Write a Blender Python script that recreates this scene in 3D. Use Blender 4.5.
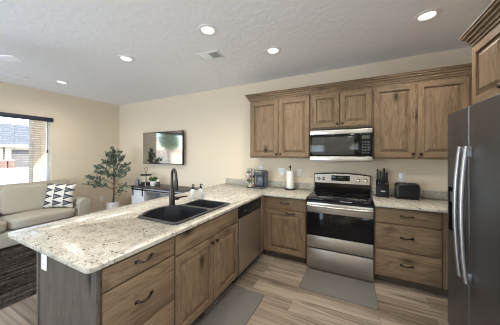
import bpy, bmesh, math, random
from mathutils import Vector, Matrix, noise

PI = math.pi
S = bpy.context.scene
for o in list(bpy.data.objects):
    bpy.data.objects.remove(o)
COL = S.collection

# ------------------------------------------------------------------ camera, world, sun, exposure
cam_d = bpy.data.cameras.new('camera')
cam = bpy.data.objects.new('camera', cam_d)
COL.objects.link(cam)
cam.location = (0.5734, -3.4179, 1.478)
cam.rotation_euler = (PI / 2, 0, 0.4652)
cam_d.sensor_width = 36.0
cam_d.lens = 210.54 * 36 / 500
cam_d.shift_y = -8.44 / 500
cam_d.clip_start = 0.05
cam_d.clip_end = 300
S.camera = cam

S.view_settings.view_transform = 'Standard'
S.view_settings.look = 'None'
S.view_settings.gamma = 1.0
S.view_settings.use_curve_mapping = False
S.view_settings.exposure = 0.38
S.cycles.use_denoising = True
S.cycles.denoiser = 'OPENIMAGEDENOISE'
S.cycles.denoising_input_passes = 'RGB_ALBEDO_NORMAL'
S.cycles.denoising_prefilter = 'ACCURATE'
S.cycles.filter_width = 1.1
S.cycles.max_bounces = 10
S.cycles.diffuse_bounces = 6
S.cycles.sample_clamp_indirect = 6.0
S.cycles.caustics_reflective = False
S.cycles.caustics_refractive = False

world = bpy.data.worlds.new('sky')
S.world = world
world.use_nodes = True
wn = world.node_tree
wn.nodes.clear()
wo = wn.nodes.new('ShaderNodeOutputWorld')
wb = wn.nodes.new('ShaderNodeBackground')
ws = wn.nodes.new('ShaderNodeTexSky')
ws.sky_type = 'NISHITA'
ws.sun_disc = False
ws.sun_elevation = math.radians(48)
ws.sun_rotation = math.radians(60)
wb.inputs['Strength'].default_value = 0.8
wn.links.new(ws.outputs[0], wb.inputs[0])
wn.links.new(wb.outputs[0], wo.inputs[0])

sun_d = bpy.data.lights.new('sun', 'SUN')
sun_d.energy = 11.0
sun_d.angle = math.radians(0.6)
sun_d.color = (1.0, 0.95, 0.88)
sun = bpy.data.objects.new('sun', sun_d)
COL.objects.link(sun)
sun.rotation_euler = Vector((-0.72, -0.40, -0.62)).to_track_quat('-Z', 'Y').to_euler()


def area_light(name, loc, direction, sx, sy, energy, color):
    d = bpy.data.lights.new(name, 'AREA')
    d.shape = 'RECTANGLE'
    d.size, d.size_y = sx, sy
    d.energy = energy
    d.color = color
    o = bpy.data.objects.new(name, d)
    COL.objects.link(o)
    o.location = loc
    o.rotation_euler = Vector(direction).to_track_quat('-Z', 'Y').to_euler()
    return o


# daylight through the patio door behind the camera and fill from an added side window
area_light('patio_door_daylight', (-3.0, -6.36, 1.08), (0, 1, 0.30), 2.9, 2.0, 124, (0.68, 0.82, 1.0))
area_light('side_fill_light', (2.20, -4.6, 1.55), (-1, 0, 0.45), 2.0, 1.2, 45, (0.86, 0.93, 1.0))  # fill mainly for the ceiling, behind a window added for it

DOWNLIGHT_W = 56.0

# ------------------------------------------------------------------ materials


def mat_new(name):
    m = bpy.data.materials.new(name)
    m.use_nodes = True
    nt = m.node_tree
    return m, nt, nt.nodes['Principled BSDF']


def N(nt, kind, **kw):
    n = nt.nodes.new('ShaderNode' + kind)
    for k, v in kw.items():
        if k.startswith('i_'):
            n.inputs[k[2:].replace('_', ' ')].default_value = v
        else:
            setattr(n, k, v)
    return n


def ramp(nt, src, stops):
    r = nt.nodes.new('ShaderNodeValToRGB')
    e = r.color_ramp.elements
    while len(e) > 1:
        e.remove(e[-1])
    e[0].position, e[0].color = stops[0][0], (*stops[0][1], 1)
    for p, c in stops[1:]:
        x = e.new(p)
        x.color = (*c, 1)
    nt.links.new(src, r.inputs[0])
    return r.outputs[0]


def mixc(nt, a, b, fac, mode='MIX'):
    n = nt.nodes.new('ShaderNodeMix')
    n.data_type = 'RGBA'
    n.blend_type = mode
    for s, v in ((0, fac), (6, a), (7, b)):
        if hasattr(v, 'node'):
            nt.links.new(v, n.inputs[s])
        elif s == 0:
            n.inputs[0].default_value = v
        else:
            n.inputs[s].default_value = (*v, 1)
    return n.outputs[2]


def bump(nt, b, src, strength, dist=0.01):
    n = nt.nodes.new('ShaderNodeBump')
    n.inputs['Strength'].default_value = strength
    n.inputs['Distance'].default_value = dist
    nt.links.new(src, n.inputs['Height'])
    nt.links.new(n.outputs[0], b.inputs['Normal'])


def coords(nt, scale, jitter=False, kind='Object'):
    tc = nt.nodes.new('ShaderNodeTexCoord')
    mp = nt.nodes.new('ShaderNodeMapping')
    mp.inputs['Scale'].default_value = scale
    src = tc.outputs[kind]
    if jitter:
        oi = nt.nodes.new('ShaderNodeObjectInfo')
        mul = nt.nodes.new('ShaderNodeVectorMath')
        mul.operation = 'SCALE'
        mul.inputs[0].default_value = (7.3, 5.1, 11.7)
        nt.links.new(oi.outputs['Random'], mul.inputs['Scale'])
        add = nt.nodes.new('ShaderNodeVectorMath')
        add.operation = 'ADD'
        nt.links.new(src, add.inputs[0])
        nt.links.new(mul.outputs[0], add.inputs[1])
        src = add.outputs[0]
    nt.links.new(src, mp.inputs['Vector'])
    return mp.outputs[0]


def plain(name, col, rough=0.5, metal=0.0, spec=0.5, noise_amt=0.06, nscale=30, bump_s=0.0):
    m, nt, b = mat_new(name)
    v = coords(nt, (1, 1, 1))
    t = N(nt, 'TexNoise')
    t.inputs['Scale'].default_value = nscale
    t.inputs['Detail'].default_value = 3
    nt.links.new(v, t.inputs['Vector'])
    lo = tuple(max(0, c * (1 - noise_amt)) for c in col)
    hi = tuple(min(1, c * (1 + noise_amt)) for c in col)
    nt.links.new(ramp(nt, t.outputs[0], [(0.3, lo), (0.7, hi)]), b.inputs['Base Color'])
    b.inputs['Roughness'].default_value = rough
    b.inputs['Metallic'].default_value = metal
    b.inputs['Specular IOR Level'].default_value = spec
    if bump_s:
        bump(nt, b, t.outputs[0], bump_s)
    return m


def emit(name, col, strength):
    m, nt, b = mat_new(name)
    b.inputs['Base Color'].default_value = (*col, 1)
    b.inputs['Emission Color'].default_value = (*col, 1)
    b.inputs['Emission Strength'].default_value = strength
    return m


def wood(name, axis, light, mid, dark, rough=0.55):
    m, nt, b = mat_new(name)
    sc = {'x': (1.1, 11, 11), 'y': (11, 1.1, 11), 'z': (11, 11, 1.1)}[axis]
    v = coords(nt, sc, jitter=True)
    # broad boards and growth rings
    n1 = N(nt, 'TexNoise')
    n1.inputs['Scale'].default_value = 1.0
    n1.inputs['Detail'].default_value = 4
    n1.inputs['Distortion'].default_value = 1.2
    nt.links.new(v, n1.inputs['Vector'])
    mul = N(nt, 'Math', operation='MULTIPLY')
    mul.inputs[1].default_value = 7.0
    nt.links.new(n1.outputs[0], mul.inputs[0])
    fr = N(nt, 'Math', operation='PINGPONG')
    fr.inputs[1].default_value = 0.5
    nt.links.new(mul.outputs[0], fr.inputs[0])
    base = ramp(nt, fr.outputs[0], [(0.0, dark), (0.13, mid), (0.5, light)])
    base2 = ramp(nt, n1.outputs[0], [(0.3, mid), (0.72, light)])
    c = mixc(nt, base2, base, 0.48)
    # fine pores
    v2 = coords(nt, tuple(s * 7 if s > 2 else s * 2 for s in sc), jitter=True)
    n2 = N(nt, 'TexNoise')
    n2.inputs['Scale'].default_value = 1.6
    n2.inputs['Detail'].default_value = 2
    nt.links.new(v2, n2.inputs['Vector'])
    pores = ramp(nt, n2.outputs[0], [(0.34, (0.72, 0.70, 0.68)), (0.6, (1, 1, 1))])
    c = mixc(nt, c, pores, 0.55, 'MULTIPLY')
    # knots
    v3 = coords(nt, tuple(s * 0.42 if s > 2 else s * 1.9 for s in sc), jitter=True)
    vo = N(nt, 'TexVoronoi')
    vo.inputs['Scale'].default_value = 1.0
    nt.links.new(v3, vo.inputs['Vector'])
    sep = N(nt, 'SeparateColor')
    nt.links.new(vo.outputs['Color'], sep.inputs[0])
    gate = N(nt, 'Math', operation='GREATER_THAN')
    gate.inputs[1].default_value = 0.38
    nt.links.new(sep.outputs[0], gate.inputs[0])
    kn = ramp(nt, vo.outputs['Distance'], [(0.05, (1, 1, 1)), (0.12, (0.5, 0.5, 0.5)), (0.24, (0, 0, 0))])
    kf = N(nt, 'Math', operation='MULTIPLY')
    nt.links.new(kn, kf.inputs[0])
    nt.links.new(gate.outputs[0], kf.inputs[1])
    c = mixc(nt, c, tuple(x * 0.28 for x in dark), kf.outputs[0])
    nt.links.new(c, b.inputs['Base Color'])
    b.inputs['Roughness'].default_value = rough
    b.inputs['Specular IOR Level'].default_value = 0.16
    bump(nt, b, n2.outputs[0], 0.12, 0.002)
    return m


LT, MD, DK = (0.255, 0.180, 0.112), (0.170, 0.115, 0.069), (0.060, 0.039, 0.023)
WOOD_V = wood('stained_wood_upright', 'z', LT, MD, DK)
WOOD_H = wood('stained_wood_level', 'x', LT, MD, DK)
WOOD_Y = wood('stained_wood_panel', 'z', (0.112, 0.092, 0.075), (0.087, 0.070, 0.056), (0.045, 0.035, 0.027))


def granite():
    m, nt, b = mat_new('speckled_granite')
    v = coords(nt, (1, 1, 1))

    def nz(scale, det=3, dist=0.0):
        n = N(nt, 'TexNoise')
        n.inputs['Scale'].default_value = scale
        n.inputs['Detail'].default_value = det
        n.inputs['Distortion'].default_value = dist
        nt.links.new(v, n.inputs['Vector'])
        return n.outputs[0]
    c = ramp(nt, nz(11, 5, 0.4), [(0.34, (0.37, 0.34, 0.275)), (0.45, (0.44, 0.41, 0.34)), (0.62, (0.49, 0.46, 0.395))])
    g = ramp(nt, nz(22, 3, 1.2), [(0.59, (0, 0, 0)), (0.64, (0.65, 0.65, 0.65))])
    c = mixc(nt, c, (0.27, 0.25, 0.225), g)
    s = ramp(nt, nz(32, 2, 2.2), [(0.63, (0, 0, 0)), (0.65, (1, 1, 1))])
    c = mixc(nt, c, (0.045, 0.038, 0.034), s)
    s2 = ramp(nt, nz(85, 2, 0.8), [(0.63, (0, 0, 0)), (0.67, (0.9, 0.9, 0.9))])
    c = mixc(nt, c, (0.13, 0.11, 0.09), s2)
    nt.links.new(c, b.inputs['Base Color'])
    b.inputs['Roughness'].default_value = 0.24
    b.inputs['Specular IOR Level'].default_value = 0.35
    return m


GRANITE = granite()


def planks():
    m, nt, b = mat_new('vinyl_plank_floor')
    v = coords(nt, (1, 1, 1))
    br = N(nt, 'TexBrick')
    br.offset = 0.37
    br.inputs['Color1'].default_value = (0.0, 0.0, 0.0, 1)
    br.inputs['Color2'].default_value = (1, 1, 1, 1)
    br.inputs['Mortar'].default_value = (0.5, 0.5, 0.5, 1)
    br.inputs['Scale'].default_value = 1.0
    br.inputs['Mortar Size'].default_value = 0.0016
    br.inputs['Brick Width'].default_value = 1.22
    br.inputs['Row Height'].default_value = 0.165
    nt.links.new(v, br.inputs['Vector'])
    tone = ramp(nt, br.outputs['Color'], [(0.0, (0.165, 0.130, 0.096)), (0.35, (0.215, 0.173, 0.130)), (0.7, (0.255, 0.209, 0.160)), (1.0, (0.295, 0.246, 0.192))])
    # offset the grain plank by plank
    comb = N(nt, 'VectorMath', operation='MULTIPLY_ADD')
    nt.links.new(br.outputs['Color'], comb.inputs[0])
    comb.inputs[1].default_value = (9, 7, 5)
    nt.links.new(coords(nt, (1.0, 13, 1)), comb.inputs[2])
    n = N(nt, 'TexNoise')
    n.inputs['Scale'].default_value = 1.0
    n.inputs['Detail'].default_value = 6
    n.inputs['Distortion'].default_value = 1.6
    nt.links.new(comb.outputs[0], n.inputs['Vector'])
    gr = ramp(nt, n.outputs[0], [(0.34, (0.36, 0.33, 0.31)), (0.46, (0.80, 0.79, 0.78)), (0.60, (1.15, 1.13, 1.11))])
    c = mixc(nt, tone, gr, 0.85, 'MULTIPLY')
    c = mixc(nt, c, (0.10, 0.075, 0.055), br.outputs['Fac'])
    nt.links.new(c, b.inputs['Base Color'])
    b.inputs['Roughness'].default_value = 0.33
    bump(nt, b, n.outputs[0], 0.05, 0.003)
    return m


FLOOR_M = planks()


def paint(name, col, strength, scale, rough=0.75):
    m, nt, b = mat_new(name)
    v = coords(nt, (1, 1, 1))
    n = N(nt, 'TexNoise')
    n.inputs['Scale'].default_value = scale
    n.inputs['Detail'].default_value = 4
    nt.links.new(v, n.inputs['Vector'])
    h = ramp(nt, n.outputs[0], [(0.44, (0, 0, 0)), (0.58, (1, 1, 1))])
    b.inputs['Base Color'].default_value = (*col, 1)
    b.inputs['Roughness'].default_value = rough
    b.inputs['Specular IOR Level'].default_value = 0.25
    bump(nt, b, h, strength, 0.004)
    return m


WALL_M = paint('cream_wall_paint', (0.72, 0.62, 0.485), 0.10, 28)
CEIL_M = paint('knockdown_ceiling', (0.87, 0.875, 0.895), 0.24, 18)
WHITE = plain('white_paint', (0.80, 0.80, 0.79), 0.4, noise_amt=0.01)
PLATE = plain('white_plastic', (0.82, 0.82, 0.80), 0.35, noise_amt=0.01)
SLOT = plain('outlet_slot', (0.30, 0.29, 0.27), 0.5)


def steel(name, col, rough, axis='x', metal=1.0):
    m, nt, b = mat_new(name)
    sc = {'x': (1.5, 90, 220), 'z': (220, 220, 1.5), 'y': (220, 1.5, 90)}[axis]
    v = coords(nt, sc)
    n = N(nt, 'TexNoise')
    n.inputs['Scale'].default_value = 1.0
    n.inputs['Detail'].default_value = 2
    nt.links.new(v, n.inputs['Vector'])
    lo = tuple(c * 0.9 for c in col)
    hi = tuple(min(1, c * 1.08) for c in col)
    nt.links.new(ramp(nt, n.outputs[0], [(0.3, lo), (0.7, hi)]), b.inputs['Base Color'])
    b.inputs['Metallic'].default_value = metal
    b.inputs['Roughness'].default_value = rough
    bump(nt, b, n.outputs[0], 0.04, 0.001)
    return m


STEEL = steel('brushed_steel', (0.47, 0.445, 0.405), 0.36, 'x')
STEEL_DW = steel('brushed_steel_upright', (0.50, 0.44, 0.365), 0.44, 'z')
STEEL_FR = steel('dark_fridge_steel', (0.185, 0.187, 0.200), 0.42, 'z')
STEEL_HANDLE = steel('handle_steel', (0.42, 0.425, 0.435), 0.36, 'z')
CHROME = plain('chrome', (0.62, 0.62, 0.62), 0.15, 1.0, noise_amt=0.02)
BLACK_GLASS = plain('black_glass', (0.006, 0.006, 0.007), 0.07, spec=0.2, noise_amt=0.0)
BLACK_PLASTIC = plain('black_plastic', (0.010, 0.010, 0.012), 0.35, spec=0.3, noise_amt=0.1)
DARK_BODY = plain('dark_appliance_paint', (0.02, 0.02, 0.022), 0.45, spec=0.3, noise_amt=0.1)
IRON = plain('dark_bronze_hardware', (0.020, 0.016, 0.013), 0.35, 0.6, noise_amt=0.15)
FAUCET_M = plain('oil_rubbed_bronze', (0.060, 0.050, 0.046), 0.28, 0.85, noise_amt=0.1)
SINK_M = plain('black_composite_sink', (0.018, 0.018, 0.021), 0.38, noise_amt=0.3, nscale=300)
SHADE_DK = plain('toe_kick_wood', (0.075, 0.055, 0.038), 0.6)
GREY_MAT = plain('grey_kitchen_mat', (0.112, 0.104, 0.091), 0.75, noise_amt=0.12, nscale=200, bump_s=0.3)
FABRIC = plain('oatmeal_sofa_fabric', (0.43, 0.39, 0.315), 0.95, spec=0.1, noise_amt=0.12, nscale=350, bump_s=0.25)
SOFA_FOOT = plain('dark_wood_foot', (0.04, 0.028, 0.02), 0.5)
NAVY = plain('navy_valance', (0.018, 0.022, 0.040), 0.5)
BLIND = plain('white_blind_slat', (0.78, 0.78, 0.77), 0.45, noise_amt=0.02)
LEAF = plain('eucalyptus_leaf', (0.135, 0.170, 0.122), 0.6, noise_amt=0.45, nscale=25)
LEAF2 = plain('green_leaf', (0.10, 0.20, 0.055), 0.6, noise_amt=0.3, nscale=25)
BARK = plain('brown_stem', (0.10, 0.065, 0.04), 0.8)
SOIL = plain('dark_soil', (0.035, 0.025, 0.018), 0.95, noise_amt=0.4, nscale=80)
CONSOLE_TOP = plain('espresso_wood', (0.060, 0.047, 0.042), 0.4, noise_amt=0.25, nscale=12)
CONSOLE_W = plain('whitewashed_wood', (0.66, 0.66, 0.68), 0.55, noise_amt=0.08, nscale=14)
CONSOLE_G = plain('greige_wood', (0.36, 0.33, 0.30), 0.6, noise_amt=0.15, nscale=14)
PAPER = plain('paper_towel', (0.84, 0.82, 0.77), 0.9, spec=0.1, noise_amt=0.03, nscale=120, bump_s=0.2)
CUP_GREY = plain('grey_plastic', (0.060, 0.064, 0.072), 0.4)
TANK = plain('smoky_tank', (0.085, 0.10, 0.13), 0.2)
FAN_W = plain('white_fan_blade', (0.93, 0.92, 0.97), 0.45, spec=0.5, noise_amt=0.02)
CAN_LENS = emit('downlight_lens', (1.0, 0.98, 0.95), 1.3)
LED = emit('amber_display', (0.05, 0.06, 0.04), 0.04)
PRINT = plain('pale_print', (0.55, 0.55, 0.55), 0.5)
BOTTLE = plain('frosted_soap_bottle', (0.58, 0.58, 0.55), 0.25, noise_amt=0.02)


def glass_pane():
    m, nt, b = mat_new('window_glass')
    out = nt.nodes['Material Output']
    nt.nodes.remove(b)
    tr = N(nt, 'BsdfTransparent')
    tr.inputs[0].default_value = (0.94, 0.96, 0.96, 1)
    gl = N(nt, 'BsdfGlossy')
    gl.inputs['Roughness'].default_value = 0.01
    mx = N(nt, 'MixShader')
    mx.inputs[0].default_value = 0.05
    nt.links.new(tr.outputs[0], mx.inputs[1])
    nt.links.new(gl.outputs[0], mx.inputs[2])
    nt.links.new(mx.outputs[0], out.inputs[0])
    return m


GLASS = glass_pane()


def tv_glass():
    m, nt, b = mat_new('tv_screen_glass')
    b.inputs['Base Color'].default_value = (0.03, 0.028, 0.026, 1)
    b.inputs['Roughness'].default_value = 0.07
    b.inputs['IOR'].default_value = 4.0
    return m


TV_GLASS = tv_glass()


def pillow_mat():
    m, nt, b = mat_new('triangle_pillow_cloth')
    tc = N(nt, 'TexCoord')
    sep = N(nt, 'SeparateXYZ')
    nt.links.new(tc.outputs['Object'], sep.inputs[0])

    def M(op, a, bb=None, cc=None):
        n = N(nt, 'Math', operation=op)
        for i, x in enumerate((a, bb, cc)):
            if x is None:
                continue
            if hasattr(x, 'node'):
                nt.links.new(x, n.inputs[i])
            else:
                n.inputs[i].default_value = x
        return n.outputs[0]
    u = M('MULTIPLY', M('ADD', sep.outputs[0], 1.0), 1 / 0.155)     # column width
    w = M('MULTIPLY', M('ADD', sep.outputs[2], 1.02), 1 / 0.118)    # row height
    fu = M('FRACT', u)
    fw = M('FRACT', w)
    tri = M('MULTIPLY', M('ABSOLUTE', M('SUBTRACT', fw, 0.5)), 2.0)      # 0 in the middle of the row
    ink = M('LESS_THAN', M('ADD', fu, tri), 0.95)
    thin = M('GREATER_THAN', M('FRACT', M('MULTIPLY', M('ADD', fu, tri), 6.0)), 0.80)
    gate = M('LESS_THAN', M('ADD', fu, tri), 0.5)
    keep = M('SUBTRACT', ink, M('MULTIPLY', thin, gate))
    c = mixc(nt, (0.68, 0.64, 0.56), (0.052, 0.055, 0.070), keep)
    nt.links.new(c, b.inputs['Base Color'])
    b.inputs['Roughness'].default_value = 0.9
    b.inputs['Specular IOR Level'].default_value = 0.1
    return m


PILLOW_M = pillow_mat()


def rug_mat():
    m, nt, b = mat_new('charcoal_shag_rug')
    v = coords(nt, (9, 0.8, 1))
    n = N(nt, 'TexNoise')
    n.inputs['Scale'].default_value = 1.6
    n.inputs['Detail'].default_value = 3
    nt.links.new(v, n.inputs['Vector'])
    n2 = N(nt, 'TexNoise')
    n2.inputs['Scale'].default_value = 60
    n2.inputs['Detail'].default_value = 3
    nt.links.new(coords(nt, (1, 0.5, 1)), n2.inputs['Vector'])
    c = ramp(nt, n.outputs[0], [(0.35, (0.012, 0.010, 0.009)), (0.5, (0.045, 0.037, 0.031)), (0.68, (0.085, 0.071, 0.06))])
    g = ramp(nt, n2.outputs[0], [(0.35, (0.35, 0.35, 0.35)), (0.65, (1.3, 1.3, 1.3))])
    nt.links.new(mixc(nt, c, g, 0.9, 'MULTIPLY'), b.inputs['Base Color'])
    b.inputs['Roughness'].default_value = 1.0
    b.inputs['Specular IOR Level'].default_value = 0.05
    bump(nt, b, n2.outputs[0], 0.8, 0.02)
    return m


RUG_M = rug_mat()


def pot_mat():
    m, nt, b = mat_new('patterned_planter')
    v = coords(nt, (1, 1, 1))
    vo = N(nt, 'TexVoronoi')
    vo.inputs['Scale'].default_value = 13
    nt.links.new(v, vo.inputs['Vector'])
    c = ramp(nt, vo.outputs['Distance'], [(0.12, (0.10, 0.12, 0.12)), (0.26, (0.63, 0.60, 0.55))])
    nt.links.new(c, b.inputs['Base Color'])
    b.inputs['Roughness'].default_value = 0.45
    return m


POT_M = pot_mat()


def brickwork(name, c1, c2, mortar, w, h):
    m, nt, b = mat_new(name)
    v = coords(nt, (1, 1, 1))
    sw = N(nt, 'SeparateXYZ')
    nt.links.new(v, sw.inputs[0])
    cb = N(nt, 'CombineXYZ')
    nt.links.new(sw.outputs[1], cb.inputs[0])
    nt.links.new(sw.outputs[2], cb.inputs[1])
    br = N(nt, 'TexBrick')
    br.inputs['Color1'].default_value = (*c1, 1)
    br.inputs['Color2'].default_value = (*c2, 1)
    br.inputs['Mortar'].default_value = (*mortar, 1)
    br.inputs['Scale'].default_value = 1
    br.inputs['Brick Width'].default_value = w
    br.inputs['Row Height'].default_value = h
    br.inputs['Mortar Size'].default_value = h * 0.08
    nt.links.new(cb.outputs[0], br.inputs['Vector'])
    nt.links.new(br.outputs['Color'], b.inputs['Base Color'])
    b.inputs['Roughness'].default_value = 0.85
    return m


ROOF_M = brickwork('blue_grey_shingles', (0.085, 0.088, 0.098), (0.105, 0.109, 0.12), (0.06, 0.063, 0.07), 0.6, 0.22)
BRICK_M = brickwork('red_brick', (0.11, 0.045, 0.03), (0.15, 0.07, 0.045), (0.25, 0.22, 0.2), 0.22, 0.08)
BLOCK_M = brickwork('pinkish_block_wall', (0.52, 0.38, 0.32), (0.58, 0.44, 0.37), (0.45, 0.36, 0.31), 0.4, 0.2)
STUCCO = plain('cream_stucco', (0.66, 0.58, 0.47), 0.9, noise_amt=0.06, nscale=60, bump_s=0.3)
TAN = plain('tan_stucco', (0.42, 0.33, 0.24), 0.9, noise_amt=0.08, nscale=60, bump_s=0.3)
GARAGE = plain('taupe_garage_door', (0.10, 0.085, 0.08), 0.6)
GROUND_M = plain('pale_concrete', (0.60, 0.57, 0.52), 0.9, noise_amt=0.06, nscale=2)
TREE_M = plain('tree_leaves', (0.09, 0.17, 0.06), 0.7, noise_amt=0.4, nscale=3)

# ------------------------------------------------------------------ mesh helpers


class MB:
    def __init__(self):
        self.bm = bmesh.new()

    def _merge(self, t, mtx=None):
        if mtx is not None:
            bmesh.ops.transform(t, matrix=mtx, verts=t.verts)
        me = bpy.data.meshes.new('t')
        t.to_mesh(me)
        t.free()
        self.bm.from_mesh(me)
        bpy.data.meshes.remove(me)
        return self

    def box(self, x0, x1, y0, y1, z0, z1, bev=0.0, seg=2, mtx=None):
        t = bmesh.new()
        bmesh.ops.create_cube(t, size=1)
        for v in t.verts:
            v.co = Vector(((x0 + x1) / 2 + v.co.x * (x1 - x0), (y0 + y1) / 2 + v.co.y * (y1 - y0), (z0 + z1) / 2 + v.co.z * (z1 - z0)))
        if bev:
            b = min(bev, 0.49 * min(x1 - x0, y1 - y0, z1 - z0))
            bmesh.ops.bevel(t, geom=list(t.edges), offset=b, segments=seg, profile=0.5, affect='EDGES')
        return self._merge(t, mtx)

    def prism(self, pts, z0, z1, bev=0.0, seg=2, mtx=None, axis='z', top_only=False):
        """pts is a closed outline; axis 'z': (x,y), 'x': (y,z), 'y': (x,z)."""
        t = bmesh.new()

        def P(a, b, c):
            return {'z': (a, b, c), 'x': (c, a, b), 'y': (a, c, b)}[axis]
        lo = [t.verts.new(P(a, b, z0)) for a, b in pts]
        hi = [t.verts.new(P(a, b, z1)) for a, b in pts]
        n = len(pts)
        t.faces.new(lo[::-1])
        t.faces.new(hi)
        for i in range(n):
            t.faces.new((lo[i], lo[(i + 1) % n], hi[(i + 1) % n], hi[i]))
        bmesh.ops.recalc_face_normals(t, faces=t.faces)
        if bev:
            hs, ls = set(hi), set(lo)
            ed = [e for e in t.edges if (e.verts[0] in hs and e.verts[1] in hs) or (not top_only and e.verts[0] in ls and e.verts[1] in ls)]
            bmesh.ops.bevel(t, geom=ed, offset=bev, segments=seg, profile=0.5, affect='EDGES')
        return self._merge(t, mtx)

    def tube(self, pts, r, seg=10, caps=True, flat=1.0):
        t = bmesh.new()
        pts = [Vector(p) for p in pts]
        rs = r if isinstance(r, (list, tuple)) else [r] * len(pts)
        rings = []
        d0 = (pts[1] - pts[0]).normalized()
        up = Vector((0, 0, 1)) if abs(d0.z) < 0.9 else Vector((1, 0, 0))
        for i, p in enumerate(pts):
            d = (pts[min(i + 1, len(pts) - 1)] - pts[max(i - 1, 0)]).normalized()
            a = d.cross(up)
            if a.length < 1e-4:
                a = d.orthogonal()
            a.normalize()
            bb = a.cross(d).normalized()
            up = bb
            rings.append([t.verts.new(p + a * math.cos(2 * PI * k / seg) * rs[i] + bb * math.sin(2 * PI * k / seg) * rs[i] * flat) for k in range(seg)])
        for i in range(len(rings) - 1):
            for k in range(seg):
                t.faces.new((rings[i][k], rings[i][(k + 1) % seg], rings[i + 1][(k + 1) % seg], rings[i + 1][k]))
        if caps:
            t.faces.new(rings[0][::-1])
            t.faces.new(rings[-1])
        bmesh.ops.recalc_face_normals(t, faces=t.faces)
        return self._merge(t)

    def lathe(self, prof, loc=(0, 0, 0), seg=28, mtx=None):
        t = bmesh.new()
        rings = []
        for r, z in prof:
            if r < 1e-5:
                rings.append([t.verts.new((0, 0, z))])
            else:
                rings.append([t.verts.new((r * math.cos(2 * PI * k / seg), r * math.sin(2 * PI * k / seg), z)) for k in range(seg)])
        for a, b in zip(rings, rings[1:]):
            for k in range(seg):
                k2 = (k + 1) % seg
                if len(a) == 1 and len(b) == 1:
                    continue
                if len(a) == 1:
                    t.faces.new((a[0], b[k2], b[k]))
                elif len(b) == 1:
                    t.faces.new((a[k], a[k2], b[0]))
                else:
                    t.faces.new((a[k], a[k2], b[k2], b[k]))
        bmesh.ops.recalc_face_normals(t, faces=t.faces)
        m = Matrix.Translation(loc)
        return self._merge(t, m if mtx is None else m @ mtx)

    def quad(self, pts):
        self.bm.faces.new([self.bm.verts.new(p) for p in pts])
        return self

    def build(self, name, mat, parent=None, loc=None, smooth=0.6, kind=None):
        me = bpy.data.meshes.new(name)
        self.bm.to_mesh(me)
        self.bm.free()
        if smooth:
            me.shade_smooth()
            me.set_sharp_from_angle(angle=smooth)
        if mat:
            me.materials.append(mat)
        o = bpy.data.objects.new(name, me)
        COL.objects.link(o)
        if parent:
            o.parent = parent
        if loc:
            o.location = loc
        if kind:
            o['kind'] = kind
        return o


def tag(o, label, cat, group=None):
    o['label'] = label
    o['category'] = cat
    if group:
        o['group'] = group
    return o


def thing(name, label, cat, loc=(0, 0, 0), rotz=0.0, group=None):
    o = bpy.data.objects.new(name, None)
    COL.objects.link(o)
    o.location = loc
    o.rotation_euler = (0, 0, rotz)
    o.empty_display_size = 0.1
    return tag(o, label, cat, group)


def copy_tree(o, parent=None):
    c = o.copy()
    COL.objects.link(c)
    if parent:
        c.parent = parent
    for ch in [x for x in bpy.data.objects if x.parent == o]:
        copy_tree(ch, c)
    return c


def structure(o):
    o['kind'] = 'structure'
    return o


def boolean_cut(obj, cutters):
    """subtract plain solids from a mesh object and keep the result as its mesh"""
    for c in cutters:
        md = obj.modifiers.new('cut', 'BOOLEAN')
        md.object = c
        md.operation = 'DIFFERENCE'
        md.solver = 'EXACT'
    bpy.context.view_layer.update()
    dg = bpy.context.evaluated_depsgraph_get()
    me = bpy.data.meshes.new_from_object(obj.evaluated_get(dg))
    obj.modifiers.clear()
    obj.data = me
    for c in cutters:
        bpy.data.objects.remove(c)


def rounded(pts, radii, n=6):
    out = []
    L = len(pts)
    for i, p in enumerate(pts):
        r = radii[i]
        p = Vector(p)
        if r <= 0:
            out.append(tuple(p))
            continue
        a = (Vector(pts[i - 1]) - p)
        b = (Vector(pts[(i + 1) % L]) - p)
        ang = a.angle(b)
        d = min(r / math.tan(ang / 2), a.length * 0.49, b.length * 0.49)
        p0, p2 = p + a.normalized() * d, p + b.normalized() * d
        for k in range(n + 1):
            t = k / n
            out.append(tuple((1 - t) ** 2 * p0 + 2 * t * (1 - t) * p + t * t * p2))
    return out


# ------------------------------------------------------------------ room shell
CEIL = 2.758
XL, XR, YF = -5.0, 2.02, -6.2
structure(MB().box(XL - 0.15, XR + 0.15, YF - 0.15, 0.15, -0.10, 0.0).build('floor', FLOOR_M))
structure(MB().box(XL - 0.15, XR + 0.15, YF - 0.15, 0.15, CEIL, CEIL + 0.2).build('ceiling', CEIL_M))
structure(MB().box(XL - 0.15, XR + 0.15, 0.0, 0.15, 0.0, CEIL).build('wall_back', WALL_M))
WY0, WY1, WZ0, WZ1 = -3.20, -1.385, 0.88, 2.205


def wall_with_hole(name, axis_y, c0, c1, a0, a1, holes):
    m = MB()

    def bx(p0, p1, z0, z1):
        if axis_y:
            m.box(c0, c1, p0, p1, z0, z1)
        else:
            m.box(p0, p1, c0, c1, z0, z1)
    cur = a0
    for h0, h1, z0, z1 in holes:
        bx(cur, h0, 0, CEIL)
        if z0 > 0:
            bx(h0, h1, 0, z0)
        bx(h0, h1, z1, CEIL)
        cur = h1
    bx(cur, a1, 0, CEIL)
    return structure(m.build(name, WALL_M))


wall_with_hole('wall_left', True, XL - 0.15, XL, YF, 0.0, [(WY0, WY1, WZ0, WZ1)])
wall_with_hole('wall_front', False, YF - 0.15, YF, XL - 0.15, XR + 0.15, [(-4.5, -1.5, 0.0, 2.1)])
wall_with_hole('wall_right', True, XR, XR + 0.15, YF, 0.0, [(-5.7, -3.5, 0.9, 2.2)])
structure(MB().box(XL, XL + 0.013, YF, 0.0, 0.0, 0.10, 0.004).build('baseboard_left', WHITE))
structure(MB().box(XL + 0.013, -1.70, -0.013, 0.0, 0.0, 0.10, 0.004).build('baseboard_back', WHITE))

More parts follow.
